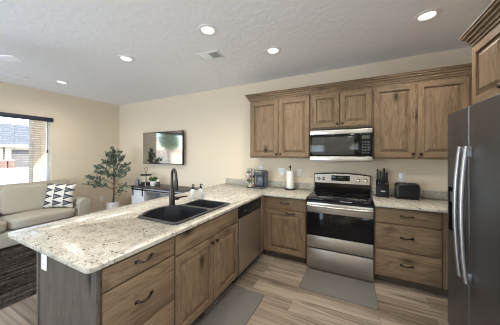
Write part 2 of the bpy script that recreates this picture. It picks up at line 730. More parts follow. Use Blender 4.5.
# left window: white vinyl frame, drywall return, glass
m = MB()
fx0, fx1 = XL - 0.12, XL - 0.07
m.box(fx0, fx1, WY1 - 0.05, WY1, WZ0, WZ1, 0.004).box(fx0, fx1, WY0, WY0 + 0.05, WZ0, WZ1, 0.004)
m.box(fx0, fx1, WY0, WY1, WZ0, WZ0 + 0.05, 0.004).box(fx0, fx1, WY0, WY1, WZ1 - 0.05, WZ1, 0.004)
win = structure(m.build('window_1', WHITE))
MB().box(XL - 0.098, XL - 0.094, WY0 + 0.04, WY1 - 0.04, WZ0 + 0.04, WZ1 - 0.04).build('glass', GLASS, win)
structure(MB().box(XL - 0.07, XL + 0.02, WY0 - 0.02, WY1 + 0.02, WZ0 - 0.022, WZ0, 0.004).build('trim_1', WHITE))

# patio door behind the camera; unseen right-wall window added to let in fill light
m = MB()
for x in (-4.5, -3.03, -1.56):
    m.box(x, x + 0.06, YF - 0.10, YF - 0.05, 0.0, 2.1)
m.box(-4.5, -1.5, YF - 0.10, YF - 0.05, 0.0, 0.06).box(-4.5, -1.5, YF - 0.10, YF - 0.05, 2.04, 2.1)
d1 = structure(m.build('door_1', WHITE))
MB().box(-4.45, -1.55, YF - 0.078, YF - 0.074, 0.05, 2.05).build('glass', GLASS, d1)
m = MB()
for y in (-5.7, -4.625, -3.55):
    m.box(XR + 0.05, XR + 0.10, y, y + 0.05, 0.9, 2.2)
m.box(XR + 0.05, XR + 0.10, -5.7, -3.5, 0.9, 0.95).box(XR + 0.05, XR + 0.10, -5.7, -3.5, 2.15, 2.2)
w2 = structure(m.build('added_window', WHITE))
MB().box(XR + 0.074, XR + 0.078, -5.66, -3.54, 0.94, 2.16).build('glass', GLASS, w2)

# ------------------------------------------------------------------ outside
g = structure(MB().box(-60, 40, -50, 50, -0.4, -0.12).build('ground', GROUND_M))

hs = thing('neighbor_house', 'pale stucco house with blue grey roof beyond the window', 'house', (-27, 0, -0.12))
MB().box(-8, 0, -6, 9, 0, 2.42).build('wall', STUCCO, hs)
m = MB()
m.prism([(0.7, 2.24), (0.7, 2.42), (-4.0, 4.68), (-8.7, 2.42), (-8.7, 2.24)], -6.6, 9.6, axis='y', mtx=None)
m.build('roof', ROOF_M, hs)
m = MB().box(0.0, 0.06, 3.86, 5.20, 0.0, 2.0, 0.01)
for k in range(1, 4):
    m.box(0.055, 0.075, 3.88, 5.18, k * 0.5 - 0.02, k * 0.475 + 0.01)
m.build('garage_door', GARAGE, hs)
MB().box(0.0, 0.1, 3.36, 3.45, 0, 2.3).build('downspout', SHADE_DK, hs)
MB().box(0.68, 0.76, -6.6, 9.6, 2.22, 2.43).build('fascia', WHITE, hs)

for i, (y, lab) in enumerate(((2.74, 'low brick pier out in the yard, the one farther from the porch column'), (3.18, 'low brick pier out in the yard, the one nearer the porch column'))):
    p = thing('brick_pier', lab, 'pier', (-24.6, y, -0.12), 0, 'brick piers in the yard')
    MB().box(-0.2, 0.2, -0.185, 0.185, 0, 1.06, 0.01).build('pier_body', BRICK_M, p)
    MB().box(-0.21, 0.21, -0.195, 0.195, 1.06, 1.11, 0.01).build('cap', STUCCO, p)

structure(MB().box(-8.2, -5.16, -6.2, 0.15, 2.72, 2.88).build('roof', STUCCO))  # unseen porch roof slab, added to shade the column
p = thing('porch_column', 'tan stucco porch column just outside the window', 'column', (-7.6, -0.72, -0.12))
MB().box(-0.15, 0.15, -0.17, 0.17, 0, 2.838, 0.01).build('shaft', TAN, p)
MB().box(-0.2, 0.2, -0.22, 0.22, 0, 0.25, 0.01).build('base', TAN, p)

bw = MB().box(-24.0, -23.8, -30, 0.5, -0.12, 2.1).build('block_wall', BLOCK_M)
yw = MB().box(-22.1, -21.9, -3.0, 7.0, -0.12, 0.45, 0.01).build('garden_wall', STUCCO)
tag(yw, 'low pale garden wall in front of the brick piers outside', 'wall')
yw = MB().box(-22.1, -21.9, -30, -3.01, -0.12, 1.5, 0.01).build('garden_wall', STUCCO)
tag(yw, 'taller pale yard wall, seen only mirrored in the television', 'wall')
tag(bw, 'pinkish block wall behind the yard wall, mirrored in the television', 'wall')


def leaf_blob(m, c, r, n, s, rng):
    for _ in range(n):
        d = Vector((rng.gauss(0, 1), rng.gauss(0, 1), rng.gauss(0, 1))).normalized() * r * rng.uniform(0.55, 1.0)
        p = Vector(c) + d
        a = Vector((rng.uniform(-1, 1), rng.uniform(-1, 1), rng.uniform(-1, 1))).normalized()
        b = a.orthogonal().normalized()
        m.quad([p - a * s, p + b * s * 0.6, p + a * s, p - b * s * 0.6])


rng = random.Random(4)
tr = thing('shade_tree', 'round green tree outside, seen only mirrored in the television', 'tree', (-19.0, -14.6, -0.12))
MB().tube([(0, 0, 0), (0.05, 0, 1.2), (0, 0.1, 2.6)], [0.18, 0.14, 0.1]).build('trunk', BARK, tr)
m = MB()
for c, r in (((0, 0, 3.3), 1.25), ((0.6, 0.7, 2.9), 0.9), ((-0.4, -0.9, 2.9), 0.95), ((0.1, 0.1, 4.1), 0.8)):
    leaf_blob(m, c, r, 420, 0.17, rng)
m.build('crown', TREE_M, tr, smooth=0)

# ------------------------------------------------------------------ window blind
bl = thing('window_blind', 'white slatted blind with dark navy valance over left window', 'blind', (XL, 0, 0))
MB().box(0.0, 0.055, WY0 - 0.03, WY1 + 0.012, 2.132, 2.212, 0.006).build('valance', NAVY, bl)
m = MB()
z = WZ0 + 0.055
while z < 2.12:
    m.box(-0.052, -0.006, WY0 + 0.015, WY1 - 0.015, z - 0.0015, z + 0.0015,
          mtx=Matrix.Translation((-0.029, 0, z)) @ Matrix.Rotation(0.0, 4, 'Y') @ Matrix.Translation((0.029, 0, -z)))
    z += 0.0445
m.build('slats', BLIND, bl)
MB().box(-0.054, -0.006, WY0 + 0.015, WY1 - 0.015, WZ0 + 0.004, WZ0 + 0.024, 0.004).build('bottom_rail', BLIND, bl)
for y in (-1.55, -1.905, -2.68, -3.03):
    MB().tube([(-0.004, y, WZ0 + 0.02), (-0.004, y, 2.14)], 0.0025, 6).build('ladder_cord', SLOT, bl)
MB().tube([(0.004, -1.455, 1.52), (0.004, -1.455, 2.14)], 0.004, 6).tube([(0.004, -1.455, 1.50), (0.004, -1.455, 1.56)], 0.012, 8).build('tilt_wand', IRON, bl)

# ------------------------------------------------------------------ cabinets


def door_part(root, x0, x1, z0, z1, knob=None, pull=None, yf=-0.02, st=0.058):
    """raised panel door: frame mesh with the raised panel, knob as sub-parts; lies in front of y=0"""
    t = bmesh.new()
    xs = [x0 + 0.003, x0 + st, x1 - st, x1 - 0.003]
    zs = [z0 + 0.003, z0 + st, z1 - st, z1 - 0.003]
    fr_ = [[t.verts.new((x, yf, z)) for z in zs] for x in xs]
    ci = [(0, 0), (3, 0), (3, 3), (0, 3)]
    per = [(0, 0), (1, 0), (2, 0), (3, 0), (3, 1), (3, 2), (3, 3), (2, 3), (1, 3), (0, 3), (0, 2), (0, 1)]
    inn = [(1, 1), (2, 1), (2, 2), (1, 2)]
    for a in range(3):
        for b in range(3):
            if (a, b) == (1, 1):
                continue
            f_ = t.faces.new((fr_[a][b], fr_[a + 1][b], fr_[a + 1][b + 1], fr_[a][b + 1]))
            f_.material_index = 1 if a == 1 else 0
    ox = [x0, xs[1], xs[2], x1]
    oz = [z0, zs[1], zs[2], z1]
    for y_a, y_b in ((yf, yf + 0.003), (yf + 0.003, -0.0005)):
        lo_ = [fr_[a][b] for a, b in per] if y_a == yf else hi_
        hi_ = [t.verts.new((ox[a], y_b, oz[b])) for a, b in per]
        for k in range(12):
            t.faces.new((lo_[k], hi_[k], hi_[(k + 1) % 12], lo_[(k + 1) % 12]))
    bk_ = [t.verts.new((xs[a], -0.0005, zs[b])) for a, b in inn]
    fi_ = [fr_[a][b] for a, b in inn]
    for k in range(4):
        t.faces.new((fi_[k], fi_[(k + 1) % 4], bk_[(k + 1) % 4], bk_[k]))
    bmesh.ops.recalc_face_normals(t, faces=t.faces)
    d = MB()._merge(t).build('door', WOOD_V, root, smooth=0.2)
    d.data.materials.append(WOOD_H)
    a0, a1, b0, b1 = x0 + st, x1 - st, z0 + st, z1 - st
    q = MB()
    i1, i2 = 0.010, 0.042
    yo, ym, yi = yf * 0.10, yf * 0.08, yf * 0.86
    t = bmesh.new()

    def ring(i, y):
        return [t.verts.new((a0 + i, y, b0 + i)), t.verts.new((a1 - i, y, b0 + i)), t.verts.new((a1 - i, y, b1 - i)), t.verts.new((a0 + i, y, b1 - i))]
    r = [ring(0, yo), ring(i1, ym), ring(i2, yi), ring(i2 + 0.003, yi - 0.001)]
    for p, s in zip(r, r[1:]):
        for k in range(4):
            t.faces.new((p[k], p[(k + 1) % 4], s[(k + 1) % 4], s[k]))
    t.faces.new(r[-1])
    back = [t.verts.new((v.co.x, -0.0005, v.co.z)) for v in r[0]]
    for k in range(4):
        t.faces.new((r[0][k], back[k], back[(k + 1) % 4], r[0][(k + 1) % 4]))
    t.faces.new(back)
    bmesh.ops.recalc_face_normals(t, faces=t.faces)
    q._merge(t)
    q.build('raised_panel', WOOD_V, d, smooth=0.2)
    if knob:
        kx, kz = knob
        MB().lathe([(0, 0), (0.006, 0), (0.006, 0.012), (0.015, 0.018), (0.016, 0.024), (0.010, 0.030), (0, 0.031)], (kx, yf, kz), 16,
                   Matrix.Rotation(PI / 2, 4, 'X')).build('knob', IRON, d)
    if pull:
        pull_part(d, pull[0], pull[1], yf)
    return d


def pull_part(parent, x, z, yf, half=0.051):
    pts, rs = [], []
    for k in range(17):
        t = k / 16
        a = abs(2 * t - 1)
        pts.append((x + (t - 0.5) * 2 * half, yf - 0.006 - 0.024 * (1 - a ** 2.5), z + 0.006 * math.sin((t - 0.5) * 2 * PI) * 0.5 - 0.004 * (1 - a)))
        rs.append(0.0052 + 0.0035 * a ** 4)
    m = MB().tube(pts, rs, 8)
    for s in (-1, 1):
        m.box(x + s * half - 0.013, x + s * half + 0.013, yf - 0.008, yf, z - 0.009, z + 0.009, 0.003)
    return m.build('pull', IRON, parent)


def drawer_part(root, x0, x1, z0, z1, pull=True, yf=-0.02, pz=None):
    d = MB().box(x0, x1, yf, -0.0005, z0, z1, 0.0035).build('drawer' if pull else 'false_front', WOOD_H, root)
    if pull:
        pull_part(d, (x0 + x1) / 2, pz if pz is not None else (z0 + z1) / 2, yf)
    return d


def base_cab(name, label, loc, rotz, w, depth=0.585, top=0.888, hollow=False):
    r = thing(name, label, 'cabinet', loc, rotz, 'base cabinets')
    m = MB()
    if hollow:
        m.box(0, 0.018, 0, depth, 0.10, top).box(w - 0.018, w, 0, depth, 0.10, top)
        m.box(0.018, w - 0.018, 0, depth, 0.10, 0.118).box(0.018, w - 0.018, depth - 0.012, depth, 0.118, top)
        m.box(0.018, w - 0.018, 0, 0.019, 0.118, top)
    else:
        m.box(0, w, 0, depth, 0.10, top)
    m.build('body', WOOD_V, r)
    MB().box(0, w, 0.075, depth, 0.0, 0.10).build('toe_kick', SHADE_DK, r)
    return r


YB = -0.605          # face frame of the back run; door faces 2 cm in front
XP = -0.625          # face frame of the peninsula
# cabinet left of the range (origin at its left corner)
c = base_cab('base_cabinet', 'narrow base cabinet with one drawer and door between dishwasher and range', (XP + 0.0, YB, 0), 0, 0.618, 0.60)
drawer_part(c, 0.052, 0.606, 0.716, 0.872, pz=0.803)
door_part(c, 0.052, 0.606, 0.112, 0.704, pull=(0.405, 0.672))
# three-drawer cabinet right of the range
c = base_cab('base_cabinet', 'base cabinet of three wide drawers between range and fridge', (0.766, YB, 0), 0, 0.66, 0.60)
for z0, z1 in ((0.708, 0.872), (0.414, 0.698), (0.112, 0.404)):
    drawer_part(c, 0.012, 0.592, z0, z1, pz=(z0 + z1) / 2 + (0.012 if z1 < 0.8 else 0.01))
MB().box(0.66, 1.25, 0.0, 0.60, 0.10, 0.888).build('blind_corner', WOOD_V, c)
MB().box(0.66, 1.25, 0.075, 0.60, 0.0, 0.10).build('toe_kick', SHADE_DK, c)

# peninsula cabinets, facing +x : local x runs along world +y
c = base_cab('base_cabinet', 'peninsula drawer cabinet with dark arched pulls at the near end', (XP, -2.790, 0), PI / 2, 0.498)
for z0, z1 in ((0.752, 0.872), (0.432, 0.742), (0.112, 0.422)):
    drawer_part(c, 0.008, 0.490, z0, z1, pz=(z0 + z1) / 2 + (0.018 if z1 > 0.8 else 0.0))
c = base_cab('sink_base_cabinet', 'two-door base cabinet under the black sink', (XP, -2.290, 0), PI / 2, 0.932, depth=0.655, hollow=True)
drawer_part(c, 0.008, 0.924, 0.724, 0.872, pull=False)
door_part(c, 0.008, 0.462, 0.112, 0.714, knob=(0.430, 0.668))
door_part(c, 0.470, 0.924, 0.112, 0.714, knob=(0.502, 0.668))
# corner filler between dishwasher and back run
o = MB().box(XP - 0.585, XP + 0.02, -0.74, YB - 0.022, 0.10, 0.888, 0.002).build('corner_filler', WOOD_V)
tag(o, 'narrow wooden corner filler strip beside the dishwasher', 'filler')

# wooden cladding of the peninsula: end and living-room side
t = thing('peninsula_panel', 'grey brown wood cladding around the peninsula end', 'panel', (0, 0, 0))
m = MB().box(-1.285, -0.655, -2.806, -2.792, 0.0, 0.888)
m.build('end_panel', WOOD_Y, t)
MB().box(-0.655, -0.607, -2.812, -2.792, 0.0, 0.888, 0.003).build('corner_stile', WOOD_Y, t)
MB().box(-1.30, -1.272, -2.812, -2.792, 0.0, 0.888, 0.003).build('corner_stile', WOOD_Y, t)
MB().box(-1.30, -1.286, -2.792, -0.003, 0.0, 0.888).build('back_panel', WOOD_Y, t)

# upper cabinets
ZU0, ZU1 = 1.416, 2.335
YU = -0.33


def upper(label, x0, x1, z0, z1, doors):
    r = thing('upper_cabinet', label, 'cabinet', (x0, YU, z0), 0, 'upper cabinets')
    w = x1 - x0
    MB().box(0, w, 0, -YU - 0.002, 0, z1 - z0).build('body', WOOD_V, r)
    for a0, a1, kx in doors:
        door_part(r, a0 - x0, a1 - x0, 0.022, z1 - z0 - 0.030, knob=(kx - x0, 0.062))
    return r


upper('pair of upper cabinet doors above the coffee maker', -0.972, -0.004, ZU0, ZU1, [(-0.945, -0.490, -0.515), (-0.472, -0.022, -0.447)])
upper('short upper cabinet with two doors above the microwave', -0.002, 0.764, 1.824, ZU1, [(0.016, 0.377, 0.350), (0.387, 0.748, 0.414)])
c = upper('tall upper cabinet pair above the toaster and knife block', 0.766, 1.70, ZU0, ZU1, [(0.780, 1.198, 1.172), (1.222, 1.664, 1.246)])
MB().box(0.934, 1.252, 0.0, 0.32, 0.0, ZU1 - ZU0).build('corner_filler', WOOD_V, c)
# cabinet above the fridge, facing -x : local x runs along world -y
r = thing('upper_cabinet', 'deep wooden cabinet above the steel refrigerator', 'cabinet', (1.41, -1.135, 1.84), -PI / 2, 'upper cabinets')
MB().box(0, 0.92, 0, 0.605, 0, 0.495).build('body', WOOD_V, r)
door_part(r, 0.020, 0.452, 0.02, 0.470, knob=(0.425, 0.06))
door_part(r, 0.468, 0.900, 0.02, 0.470, knob=(0.495, 0.06))

# crown moulding, swept profile (out, up)
PROF = [(0, 0), (0.012, 0), (0.012, 0.020), (0.024, 0.023), (0.024, 0.046), (0.040, 0.050), (0.040, 0.070), (0.058, 0.076), (0.058, 0.091), (0.068, 0.094), (0.068, 0.100), (0, 0.100)]


def crown(name, label, path, outs, z):
    """path: corner points; outs: mitre direction at each point"""
    t = bmesh.new()
    rings = []
    for p, d in zip(path, outs):
        rings.append([t.verts.new((p[0] + d[0] * a, p[1] + d[1] * a, z + b)) for a, b in PROF])
    n = len(PROF)
    for a, b in zip(rings, rings[1:]):
        for k in range(n):
            t.faces.new((a[k], a[(k + 1) % n], b[(k + 1) % n], b[k]))
    t.faces.new(rings[0])
    t.faces.new(rings[-1][::-1])
    bmesh.ops.recalc_face_normals(t, faces=t.faces)
    o = MB()._merge(t).build(name, WOOD_H, smooth=0.5)
    return tag(o, label, 'molding', 'crown moldings')


yc = YU - 0.002
crown('crown_molding', 'long wooden crown molding over the upper cabinets on the back wall',
      [(-0.972, -0.003), (-0.972, yc), (2.015, yc)], [(-1, 0), (-1, -1), (0, -1)], ZU1)
crown('crown_molding', 'wooden crown molding on the cabinet above the fridge',
      [(2.015, -1.135), (1.41, -1.135), (1.41, -2.055)], [(0, 1), (-1, 1), (-1, 0)], ZU1)

# ------------------------------------------------------------------ worktops
ZT0, ZT1 = 0.889, 0.915
cx0, cx1, cy0 = -1.676, -0.588, -2.858
outline = rounded([(cx0, -0.002), (cx0, cy0), (cx1, cy0), (cx1, -0.668), (-0.004, -0.668), (-0.004, -0.002)], [0, 0.07, 0.045, 0, 0, 0], 8)
top = MB().prism(outline, ZT0, ZT1, 0.002).build('countertop', GRANITE, smooth=0.5)
tag(top, 'L-shaped speckled cream granite countertop over the peninsula and corner', 'countertop', 'granite worktops')
# sink outline
SK = rounded([(-0.690, -1.372), (-1.150, -1.372), (-1.150, -1.715), (-1.262, -1.845), (-1.262, -2.02), (-1.160, -2.205), (-0.690, -2.205)],
             [0.05, 0.05, 0.10, 0.10, 0.14, 0.07, 0.05], 7)


def inset(pts, d):
    n = len(pts)
    out = []
    for i in range(n):
        a, b, c_ = Vector(pts[i - 1]), Vector(pts[i]), Vector(pts[(i + 1) % n])
        t = (c_ - a).normalized()
        nrm = Vector((-t.y, t.x))
        out.append(tuple(b + nrm * d))
    return out


area = sum(SK[i - 1][0] * SK[i][1] - SK[i][0] * SK[i - 1][1] for i in range(len(SK)))
if area < 0:
    SK = SK[::-1]
hole = MB().prism(inset(SK, 0.014), ZT0 - 0.1, ZT1 + 0.1).build('cutter', None)
boolean_cut(top, [hole])
tag(MB().box(cx0 + 0.018, -0.004, -0.021, -0.001, ZT1 + 0.0005, 1.012, 0.003).build('backsplash', GRANITE), 'low granite backsplash strip behind coffee maker and paper towels', 'backsplash', 'granite backsplash strips')
top2 = MB().prism([(0.766, -0.002), (0.766, -0.668), (2.017, -0.668), (2.017, -0.002)], ZT0, ZT1, 0.002).build('countertop', GRANITE, smooth=0.5)
tag(top2, 'short speckled granite countertop between range and fridge', 'countertop', 'granite worktops')
tag(MB().box(0.766, 2.017, -0.021, -0.001, ZT1 + 0.0005, 1.012, 0.003).build('backsplash', GRANITE), 'low granite backsplash strip behind the toaster', 'backsplash', 'granite backsplash strips')

# sink
sk = MB().prism(SK, ZT1, ZT1 + 0.010, 0.004, top_only=True).build('rim_blank', SINK_M, smooth=0.5)
b1 = rounded([(-0.722, -2.172), (-0.722, -1.722), (-1.115, -1.722), (-1.225, -1.85), (-1.225, -2.01), (-1.140, -2.172)], [0.06, 0.06, 0.05, 0.09, 0.12, 0.07], 6)
b2 = rounded([(-0.722, -1.680), (-0.722, -1.406), (-1.115, -1.406), (-1.115, -1.680)], [0.06] * 4, 6)
cut = [MB().prism(b, ZT1 - 0.2, ZT1 + 0.2).build('cutter', None) for b in (b1, b2)]
boolean_cut(sk, cut)
sk.name = 'kitchen_sink'
sk.data.set_sharp_from_angle(angle=0.5)
tag(sk, 'black double bowl composite sink set into the peninsula countertop', 'sink')


def bowl(pts, depth, name):
    t = bmesh.new()
    n = len(pts)
    cxm = sum(p[0] for p in pts) / n
    cym = sum(p[1] for p in pts) / n
    rings = []
    for s, z in ((1.0, ZT1 + 0.009), (0.985, ZT1 - depth + 0.04), (0.95, ZT1 - depth + 0.008), (0.90, ZT1 - depth)):
        rings.append([t.verts.new((cxm + (x - cxm) * s, cym + (y - cym) * s, z)) for x, y in pts])
    for s, z in ((0.92, ZT1 - depth - 0.008), (0.965, ZT1 - depth + 0.0), (1.0, ZT1 - depth + 0.04), (1.018, ZT1 - 0.001)):
        rings.append([t.verts.new((cxm + (x - cxm) * s, cym + (y - cym) * s, z)) for x, y in pts])
    for a, b in zip(rings, rings[1:]):
        if a is rings[3]:
            continue
        for k in range(n):
            t.faces.new((a[k], a[(k + 1) % n], b[(k + 1) % n], b[k]))
    t.faces.new(rings[3])
    t.faces.new(rings[4])
    bmesh.ops.recalc_face_normals(t, faces=t.faces)
    o = MB()._merge(t).build(name, SINK_M, sk)
    MB().lathe([(0, 0.003), (0.025, 0.003), (0.042, 0.005), (0.045, 0.001)], (cxm, cym, ZT1 - depth), 20).build('drain', CHROME, o)


bowl(b1, 0.215, 'bowl')
bowl(b2, 0.19, 'bowl')

# faucet
FX, FY = -1.222, -1.742
fa = math.radians(-28)
f = thing('kitchen_faucet', 'bronze gooseneck pull-down faucet behind the sink', 'faucet', (FX, FY, ZT1))
MB().lathe([(0, 0), (0.036, 0), (0.036, 0.008), (0.031, 0.014), (0.030, 0.10), (0.027, 0.13), (0.024, 0.19), (0.020, 0.215), (0.0, 0.22)], (0, 0, 0), 24).build('faucet_body', FAUCET_M, f)
pts = [(0, 0, 0.19), (0.0, 0, 0.27)]
for k in range(0, 15):
    a = PI - k / 14 * PI * 1.0
    pts.append(((0.075 + 0.075 * math.cos(a)) * math.cos(fa), (0.075 + 0.075 * math.cos(a)) * math.sin(fa), 0.315 + 0.085 * math.sin(a)))
pts.append((0.152 * math.cos(fa), 0.152 * math.sin(fa), 0.29))
MB().tube(pts, [0.0185, 0.0165] + [0.0145] * 15 + [0.0145], 14).build('spout', FAUCET_M, f)
MB().lathe([(0, 0), (0.0205, 0), (0.024, 0.012), (0.022, 0.06), (0.018, 0.10), (0.0155, 0.115)], (0.154 * math.cos(fa), 0.154 * math.sin(fa), 0.188), 20).build('spray_head', FAUCET_M, f)
hd = MB().tube([(0.014, 0.007, 0.078), (0.070, 0.035, 0.084)], [0.021, 0.018], 14).build('handle_barrel', FAUCET_M, f)
MB().tube([(0.058, 0.029, 0.086), (0.100, 0.050, 0.098), (0.150, 0.075, 0.104)], [0.012, 0.010, 0.009], 10).build('lever', FAUCET_M, hd)

# soap bottles
for i, (x, y, lab) in enumerate(((-1.228, -1.405, 'pump soap bottle standing nearer the faucet, left of its twin'), (-1.172, -1.325, 'pump soap bottle standing farther from the faucet, right of its twin'))):
    if i == 0:
        s0 = thing('soap_bottle', lab, 'soap bottle', (x, y, ZT1), 0, 'soap bottles by the sink')
        MB().lathe([(0, 0), (0.028, 0), (0.0305, 0.004), (0.0305, 0.105), (0.026, 0.120), (0.013, 0.130), (0.012, 0.136), (0, 0.136)], (0, 0, 0), 20).build('bottle', BOTTLE, s0)
        MB().box(0.0308, 0.0318, -0.017, 0.017, 0.03, 0.085).build('paper_label', PRINT, s0)
        MB().lathe([(0, 0.134), (0.016, 0.134), (0.016, 0.156), (0.006, 0.160), (0.006, 0.174), (0.012, 0.176), (0.012, 0.188), (0, 0.188)], (0, 0, 0), 16).tube([(0, 0, 0.182), (0.03, -0.012, 0.182), (0.042, -0.016, 0.176)], 0.005, 8).build('pump', BLACK_PLASTIC, s0)
    else:
        s1 = copy_tree(s0)
        s1.location = (x, y, ZT1)
        s1['label'] = lab

# ------------------------------------------------------------------ dishwasher
d = thing('dishwasher', 'stainless dishwasher with black control strip in the peninsula', 'dishwasher', (XP, -1.354, 0), PI / 2)
W = 0.608
MB().box(0.004, W - 0.004, 0.0, 0.56, 0.06, 0.885).build('tub', DARK_BODY, d)
MB().box(0.004, W - 0.004, 0.05, 0.5, 0.0, 0.06).build('toe_kick', BLACK_PLASTIC, d)
MB().box(0.004, W - 0.004, -0.028, -0.001, 0.115, 0.745, 0.006).build('door_panel', STEEL_DW, d)
cp = MB().box(0.004, W - 0.004, -0.030, -0.001, 0.752, 0.872, 0.006).build('control_panel', BLACK_PLASTIC, d)
MB().box(0.18, 0.43, -0.034, -0.029, 0.768, 0.79, 0.002).build('pocket_handle', DARK_BODY, cp)
MB().box(0.10, 0.155, -0.0315, -0.0295, 0.808, 0.814).build('printed_mark', PRINT, cp)
MB().box(0.46, 0.50, -0.0315, -0.0295, 0.808, 0.814).build('printed_mark', PRINT, cp)

# ------------------------------------------------------------------ range
R = thing('electric_range', 'stainless electric range with black glass top and oven door', 'range', (0.004, 0, 0))
W = 0.754
MB().box(0.0, W, -0.620, -0.012, 0.035, 0.885, 0.003).build('body', DARK_BODY, R)
for x in (0.05, W - 0.05):
    for y in (-0.57, -0.08):
        MB().lathe([(0, 0), (0.018, 0), (0.018, 0.036), (0, 0.036)], (x, y, 0), 12).build('levelling_foot', BLACK_PLASTIC, R)
ct = MB().box(0.0, W, -0.655, -0.075, 0.886, 0.918, 0.006).build('cooktop', BLACK_GLASS, R)
for (x, y, rr) in ((0.20, -0.47, 0.105), (0.55, -0.47, 0.085), (0.20, -0.21, 0.08), (0.55, -0.21, 0.105)):
    MB().lathe([(rr, 0.9181), (rr + 0.001, 0.9184), (rr + 0.002, 0.9181)], (x, y, 0), 36).build('burner_ring', CUP_GREY, ct)
MB().box(0.40, 0.53, -0.6562, -0.6545, 0.900, 0.905).build('printed_mark', PRINT, ct)
MB().box(0.004, W - 0.004, -0.650, -0.621, 0.864, 0.885, 0.002).build('vent_strip', BLACK_PLASTIC, R)
od = MB().box(0.003, W - 0.003, -0.647, -0.621, 0.288, 0.440, 0.004).box(0.003, W - 0.003, -0.647, -0.621, 0.735, 0.862, 0.004).box(0.003, 0.02, -0.646, -0.621, 0.44, 0.735).box(W - 0.02, W - 0.003, -0.646, -0.621, 0.44, 0.735).build('oven_door', STEEL, R)
MB().box(0.003, W - 0.003, -0.649, -0.621, 0.441, 0.734, 0.002).build('oven_window', BLACK_GLASS, od)
m = MB()
pts = []
for k in range(25):
    t = k / 24
    a = abs(2 * t - 1)
    pts.append((0.012 + t * (W - 0.024), -0.690 + 0.028 * a ** 6, 0.826))
m.tube(pts, 0.021, 12, flat=0.8)
for x in (0.03, W - 0.03):
    m.box(x - 0.014, x + 0.014, -0.68, -0.645, 0.812, 0.840, 0.004)
m.build('handle', STEEL, od)
MB().box(0.003, W - 0.003, -0.646, -0.621, 0.014, 0.274, 0.006).build('storage_drawer', STEEL, R)
# back guard
arch = [(0.0, 0.90), (W, 0.90), (W, 1.178)] + [(W - W * k / 12, 1.180 + 0.024 * math.sin(PI * k / 12)) for k in range(0, 13)] + [(0.0, 1.178)]
bg = MB().prism(arch, -0.072, -0.012, axis='y').build('backguard', BLACK_GLASS, R)
arch2 = [(0.010, 1.048), (W - 0.010, 1.048)] + [(W - 0.010 - (W - 0.02) * k / 12, 1.166 + 0.022 * math.sin(PI * k / 12)) for k in range(0, 13)]
cp = MB().prism(arch2, -0.079, -0.0725, axis='y').build('control_panel', STEEL, bg)
MB().box(0.246, 0.496, -0.0815, -0.0785, 1.084, 1.164, 0.002).build('display', BLACK_GLASS, R)
m = MB()
m.box(0.335, 0.405, -0.0825, -0.0812, 1.128, 1.147)
m.build('clock_readout', LED, R)
for k in range(6):
    MB().box(0.262 + k * 0.038, 0.286 + k * 0.038, -0.0825, -0.0812, 1.098, 1.107).build('touch_button', LED, R)
for x in (0.066, 0.135, 0.600, 0.690):
    kb = MB().lathe([(0, 0), (0.025, 0), (0.024, 0.006), (0.020, 0.010), (0.018, 0.026), (0.014, 0.029), (0, 0.029)], (x, -0.079, 1.108), 20, Matrix.Rotation(PI / 2, 4, 'X')).build('knob', CHROME, R)

# ------------------------------------------------------------------ microwave
mw = thing('microwave', 'over-the-range stainless microwave with black glass door', 'microwave', (0.003, 0, 1.382))
W = 0.756
MB().box(0, W, -0.385, -0.003, 0.012, 0.436).build('body', DARK_BODY, mw)
MB().box(0.01, W - 0.01, -0.39, -0.05, 0.0, 0.012).build('underside_vent', BLACK_PLASTIC, mw)
MB().box(0, W, -0.414, -0.386, 0.362, 0.418, 0.004).build('top_strip', STEEL, mw)
MB().box(0, W, -0.412, -0.386, 0.420, 0.436, 0.002).build('vent_grille', BLACK_PLASTIC, mw)
MB().box(0, W, -0.414, -0.386, 0.004, 0.064, 0.004).build('bottom_strip', STEEL, mw)
dr = MB().box(0, 0.602, -0.412, -0.386, 0.066, 0.360, 0.003).build('door', BLACK_GLASS, mw)
WIN_M = plain('microwave_window_mesh', (0.045, 0.044, 0.040), 0.12, spec=0.3, noise_amt=0.1)
MB().box(0.03, 0.555, -0.4135, -0.4118, 0.085, 0.325, 0.001).build('door_window', WIN_M, dr)
cp = MB().box(0.606, W, -0.412, -0.386, 0.066, 0.360, 0.003).build('control_panel', BLACK_GLASS, mw)
MB().box(0.640, 0.725, -0.4135, -0.4118, 0.29, 0.33).build('display', LED, cp)
m = MB()
for a in range(3):
    for b in range(5):
        m.box(0.640 + a * 0.031, 0.660 + a * 0.031, -0.4130, -0.4118, 0.105 + b * 0.034, 0.122 + b * 0.034)
m.build('keypad', CUP_GREY, cp)

# ------------------------------------------------------------------ refrigerator
fr = thing('refrigerator', 'dark stainless side-by-side refrigerator with curved handles', 'refrigerator', (1.253, -1.12, 0))
# local x into the fridge, local y negative towards camera
MB().box(0.05, 0.76, -0.912, -0.004, 0.05, 1.785, 0.004).build('body', DARK_BODY, fr)
MB().box(0.03, 0.74, -0.905, -0.010, 0.0, 0.075, 0.004).build('base_grille', BLACK_PLASTIC, fr)
MB().box(0.02, 0.12, -0.06, -0.01, 1.786, 1.815, 0.006).build('hinge_cover', BLACK_PLASTIC, fr)
MB().box(0.02, 0.12, -0.90, -0.85, 1.786, 1.815, 0.006).build('hinge_cover', BLACK_PLASTIC, fr)


def fridge_door(y0, y1, hy):
    dd = MB().box(0.0, 0.046, y0, y1, 0.085, 1.803, 0.009, 3).build('door', STEEL_FR, fr)
    pts, rs = [], []
    for k in range(25):
        t = k / 24
        a = abs(2 * t - 1)
        pts.append((-0.026 - 0.026 * (1 - a ** 2), hy, 0.625 + t * 0.905))
        rs.append(0.0150)
    m = MB().tube(pts, rs, 12)
    for zz in (0.622, 1.455):
        m.box(-0.040, 0.001, hy - 0.013, hy + 0.013, zz, zz + 0.072, 0.006)
    m.build('handle', STEEL_HANDLE, dd)
    return dd


